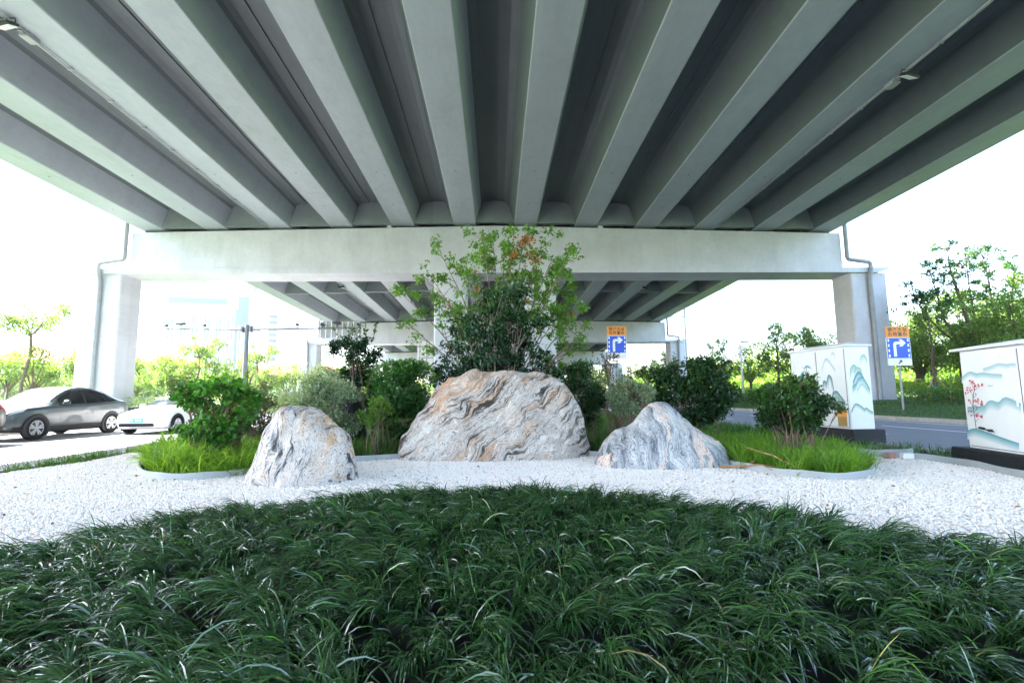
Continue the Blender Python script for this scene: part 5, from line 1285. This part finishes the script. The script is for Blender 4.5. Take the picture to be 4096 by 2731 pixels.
def tall_tree():
    rs = random.Random(31)
    t = thing('tall_tree', 'tallest tree on the right, dark forked trunk with a sparse bluish green crown', 'tree', (25.6, 24.8, .8)); mb = MB(); cl = []
    mb.tube([(0, 0, -.3), (0, 0, 1.2), (-.1, 0, 2.4)], [.20, .18, .17], 9)
    def limb(pts, r):
        mb.tube(pts, [r*(1-.9*i/(len(pts)-1))**1.2+.008 for i in range(len(pts))], 7)
        for k in range(17):
            f = rs.uniform(.35, 1); i = min(int(f*(len(pts)-1)), len(pts)-2); b = Vector(pts[i]).lerp(Vector(pts[i+1]), f*(len(pts)-1)-i)
            e = b+Vector((rs.gauss(0, .62), rs.gauss(0, .6), rs.uniform(-.2, .8))); mb.tube([b, (b+e)/2+Vector((0, 0, .05)), e], [.028, .018, .005], 4); cl.append((tuple(e), rs.uniform(.16, .36), rs.uniform(.4, 1.4)))
    _limb = limb
    def limb(pts, r):
        _limb(pts, r)
        a, b = Vector(pts[-2]), Vector(pts[-1])
        for k in range(14):
            p = a.lerp(b, rs.uniform(.15, 1.05)); e = p+Vector((rs.gauss(0, .55), rs.gauss(0, .5), rs.gauss(.1, .35)))
            mb.tube([p, (p+e)/2+Vector((0, 0, .04)), e], [.016, .011, .004], 4); cl.append((tuple(e), rs.uniform(.14, .32), rs.uniform(.4, 1.3)))
    limb([(-.1, 0, 2.4), (-.25, 0, 3.6), (-.55, .1, 5.2), (-.95, .1, 7.0), (-1.1, 0, 8.3)], .15)
    limb([(-.1, 0, 2.3), (-.9, .1, 3.0), (-1.5, .2, 4.3), (-1.9, .1, 5.9), (-2.2, 0, 7.0)], .10)
    limb([(.0, 0, 2.0), (.7, -.1, 3.0), (1.1, 0, 4.6), (1.0, 0, 6.4), (1.1, .2, 7.8)], .11)
    limb([(-.2, 0, 3.0), (.3, .3, 4.4), (.2, .3, 6.0), (.1, .2, 8.0)], .08)
    limb([(-.9, .1, 3.0), (-2.0, 0, 3.7), (-2.9, 0, 4.9), (-3.2, .1, 5.6)], .06)
    limb([(.7, -.1, 3.0), (1.9, 0, 4.2), (2.4, .1, 5.8), (2.7, .1, 7.2)], .07)
    mb.build('trunk', MT['bark'], t)
    n = 8500; P, D, idx = clump_points(cl, n, .1); ct = RNG.uniform(0, 1, len(cl))[idx]
    leaf_cloud('crown', P, D*.4, .13, MT['lf_dark'], t, np.clip(.35*RNG.uniform(0, 1, n)+.4*ct+.25, 0, 1), .6, .2, 1.0)
tall_tree()

def mass(name, label, x0, x1, y0, y1, z0, h, n, leaf, mat, rough=.5):
    P = np.c_[RNG.uniform(x0, x1, n), RNG.uniform(y0, y1, n)]
    top = h*(.72+rough*np.array([noise.noise(Vector((a*.16+x0, b*.16, 2)))+.5*noise.noise(Vector((a*.5, b*.5, 4))) for a, b in P]))
    z = z0+top*RNG.uniform(0, 1, n)**.55
    D = np.c_[RNG.normal(0, .5, (n, 2)), np.full(n, .5)]
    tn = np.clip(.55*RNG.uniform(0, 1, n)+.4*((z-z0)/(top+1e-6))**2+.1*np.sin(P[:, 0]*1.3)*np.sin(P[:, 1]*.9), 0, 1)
    o = leaf_cloud(name, np.c_[P, z], D, leaf, mat, None, tn, .6, .1, .8)
    return tag(o, label, 'greenery', None, 'stuff')
mass('undergrowth', 'mixed green undergrowth at the foot of the trees beyond the right road', 22.5, 27, 13, 60, .85, 1.6, 22000, .16, MT['lf_tree_lit'])
mass('undergrowth', 'low green undergrowth at the foot of the trees beyond the left road', -31, -25, 24, 80, .5, 1.1, 16000, .16, MT['lf_tree'])
mass('far_wood', 'far-off wood closing the view beyond the right trees', 27, 60, 60, 110, .9, 6.0, 26000, .55, MT['lf_tree_lit'], .45)
mass('far_wood', 'far-off wood closing the view beyond the left trees', -75, -34, 64, 80, .9, 5.0, 20000, .5, MT['lf_tree'], .45)
mass('far_wood', 'far-off wood in the distance along the left road', -34, -19.5, 84, 170, .6, 6.0, 16000, .55, MT['lf_tree'], .45)
mass('far_wood', 'far-off wood in the distance along the right road', 20, 30, 110, 220, .6, 8.0, 12000, .6, MT['lf_tree'], .45)
mass('far_wood', 'wood behind the trees on the right bank', 31, 50, 20, 60, .9, 5.2, 22000, .4, MT['lf_tree_lit'], .45)
def hedge(label, x0, x1, y0, y1, z0, h, n, leaf, mat, name='hedge'):
    t = thing(name, label, 'hedge', ((x0+x1)/2, (y0+y1)/2, z0), 0, 'hedges along the roads')
    P = np.c_[RNG.uniform(x0, x1, n)-(x0+x1)/2, RNG.uniform(y0, y1, n)-(y0+y1)/2, RNG.uniform(.03, 1, n)**.6*h]
    P[:, 2] += .12*h*np.array([noise.noise(Vector((a*1.3, b*1.3, 1))) for a, b in P[:, :2]])
    D = np.c_[RNG.normal(0, .5, (n, 2)), np.full(n, .7)]
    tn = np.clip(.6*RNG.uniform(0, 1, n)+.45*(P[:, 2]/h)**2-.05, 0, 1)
    leaf_cloud('foliage', P, D, leaf, mat, t, tn, .6, .1, .7)
    mb = MB()
    for k in range(24):
        x, y = random.uniform(x0, x1)-(x0+x1)/2, random.uniform(y0, y1)-(y0+y1)/2; mb.tube([(x, y, -.1), (x+.05, y, h*.75)], [.012, .005], 4)
    mb.build('branchwork', MT['stem'], t); return t
hedge('bright green clipped hedge beside the lane sign across the right road', 19.7, 21.6, 14.0, 23.4, .70, .75, 9000, .09, MT['lf_hedge'])
hedge('low green hedge seen between the dark shrubs across the right road', 18.3, 19.6, 30, 44, .55, .75, 6000, .10, MT['lf_hedge'])
hedge('dark rounded hedge block beyond the low green hedge', 19.8, 21.4, 30.5, 35, .75, 1.15, 3000, .10, MT['lf_dark'])
hp = thing('planter', 'dark planter box with a pale clipped hedge by the left pier column', 'planter', (-18.95, 27.4, .14))
mb = MB(); mb.box((0, 0, .38), (1.3, 2.6, .76), bev=.03); mb.build('box', MT['black'], hp)
n = 2600; P = np.c_[RNG.uniform(-.65, .65, n), RNG.uniform(-1.3, 1.3, n), .72+.55*RNG.uniform(0, 1, n)**.7]
leaf_cloud('foliage', P, np.c_[RNG.normal(0, .5, (n, 2)), np.full(n, .7)], .07, MT['lf_vari'], hp, RNG.uniform(0, .75, n), .6, .1, .7)

# ------------------------------------------------------------------ far buildings
MT['tower_white'] = plain('tower_cladding', (.78, .79, .80), .5, var=.03, scale=.05)
MT['tower_glass'] = plain('tower_glass', (.07, .13, .20), .5, var=.05, scale=.1)
MT['roof_tile'] = plain('roof_tile', (.42, .15, .07), .75, var=.18, scale=1.2)
MT['wall_cream'] = plain('cream_wall', (.66, .62, .55), .7, var=.05, scale=.4)
def tower(label, x, y, w, d, h, rz, crown=True):
    t = thing('tower_block', label, 'tower', (x, y, 0), rz)
    mb = MB(); mb.box((0, 0, h/2), (w, d, h)); wl_ = mb.build('wall', MT['tower_white'], t)
    nb = max(3, int(w/4.4)); 
    for k in range(nb):
        m = MB(); xx = -w/2+w*(k+.5)/nb
        for f in range(int((h-10)/6.4)): m.box((xx-.75, -d/2-.06, 5+f*6.4), (.62, .12, 4.6)); m.box((xx+.75, -d/2-.06, 5.4+f*6.4), (.62, .12, 4.6))
        m.build('window_strip', MT['tower_glass'], wl_)
    if crown:
        m = MB(); m.box((-w*.12, -d/2-.15, h-3), (w*.70, .3, 2.6)); m.box((w*.44, 0, h-7), (w*.13, d+.4, 13.5)); m.box((w/2+.1, 0, h-4), (.2, d*.9, 7)); m.build('crown_glazing', MT['tower_glass'], t)
        m = MB(); m.box((w*.36, -d/2-.1, h*.45), (1.2, .2, h*.85)); m.build('glass_edge', MT['tower_glass'], t)
        for s_, px in ((-1, -w*.1), (1, w*.36)):
            m = MB(); m.prism([(px, h), (px+2.4, h), (px+2.4+s_*5.2, h+11), (px+.8+s_*5.4, h+11.2), (px+s_*2.4, h+5)], -1.2, 1.2); m.build('roof_fin', MT['tower_glass'], t)
    return t
tower('pale blue-white tower with roof fins seen left of the second pier', -137, 240, 34, 26, 49.5, math.radians(14))
def balcony_tower():
    t = thing('tower_block', 'faint narrow tower with stacked blue balconies right of the sign gantry pole', 'tower', (-104, 240, 0), math.radians(20))
    mb = MB(); mb.box((0, 0, 21), (13, 12, 42)); w = mb.build('wall', MT['tower_white'], t)
    for f in range(12):
        m = MB(); m.box((-4.4, -6.3, 8+f*2.9), (3.4, .8, 1.5)); m.build('balcony', MT['tower_glass'], w)
balcony_tower()
def mast():
    t = thing('lattice_mast', 'very thin pale blue mast standing in the white sky right of the second pier', 'mast', (82, 170, 0))
    for a in range(4):
        mb = MB(); c, s_ = math.cos(a*PI/2), math.sin(a*PI/2); mb.tube([(c*.9, s_*.9, 0), (c*.7, s_*.7, 42)], .12, 5); mb.build('leg', MT['tower_glass'], t)
    m = MB()
    for k in range(20):
        for a in range(4):
            c, s_ = math.cos(a*PI/2)*.82, math.sin(a*PI/2)*.82; c2, s2 = math.cos((a+1)*PI/2)*.82, math.sin((a+1)*PI/2)*.82; m.tube([(c, s_, k*2.1), (c2, s2, k*2.1+2.1)], .07, 4)
    m.build('bracing', MT['tower_glass'], t)
mast()
def hall(label, a, b, w, h, rh):
    t = thing('long_building', label, 'building', (0, 0, 0))
    A, B = Vector((*a, 0)), Vector((*b, 0)); d = (B-A).normalized(); n = Vector((-d.y, d.x, 0)); 
    mb = MB(); q = [A, B, B+n*w, A+n*w]; mb.add([(p.x, p.y, z) for z in (0, h) for p in q], [(0, 1, 5, 4), (1, 2, 6, 5), (2, 3, 7, 6), (3, 0, 4, 7)]); wall = mb.build('wall', MT['wall_cream'], t)
    L = (B-A).length; m = MB(); k = 0
    o = .8; E0, E1, E2, E3 = A-d*o-n*o, B+d*o-n*o, B+d*o+n*(w+o), A-d*o+n*(w+o); r0, r1 = A+d*w*.4+n*w/2, B-d*w*.4+n*w/2
    m.add([(p.x, p.y, h+.01) for p in (E0, E1, E2, E3)]+[(p.x, p.y, h+rh) for p in (r0, r1)], [(0, 1, 5, 4), (1, 2, 5), (2, 3, 4, 5), (3, 0, 4), (3, 2, 1, 0)]); m.build('roof', MT['roof_tile'], t)
    for k in range(int(L/4)):
        m = MB(); p = A+d*(2+4*k)-n*.04
        for zz in (2.0, 5.2):
            if zz+1.6 < h: 
                c = p+Vector((0, 0, zz)); m.box((c.x, c.y, c.z), (1.8, .1, 1.5), rz=math.atan2(d.y, d.x))
        if m.v: m.build('window', MT['tower_glass'], wall)
hall('long low hall with an orange-brown tiled roof behind the left trees', (-92, 74), (-58, 100), 16, 7.6, 4.6)
hall('orange-roofed pale building behind the trees right of the left pier column', (-56, 112), (-36, 128), 12, 6.4, 3.6)

# ------------------------------------------------------------------ haze
mb = MB(); mb.box((0, 110, 34.4), (520, 400, 71.2)); hz = mb.build('haze', [])
hm = bpy.data.materials.new('haze'); hm.use_nodes = True; hm.node_tree.nodes.clear()
pv = hm.node_tree.nodes.new('ShaderNodeVolumePrincipled'); pv.inputs['Color'].default_value = (.92, .95, 1, 1); pv.inputs['Density'].default_value = .0003; pv.inputs['Anisotropy'].default_value = .3
ho = hm.node_tree.nodes.new('ShaderNodeOutputMaterial'); hm.node_tree.links.new(pv.outputs[0], ho.inputs['Volume'])
hz.data.materials.append(hm); tag(hz, 'thin bright summer haze over the whole place', 'haze', None, 'stuff')
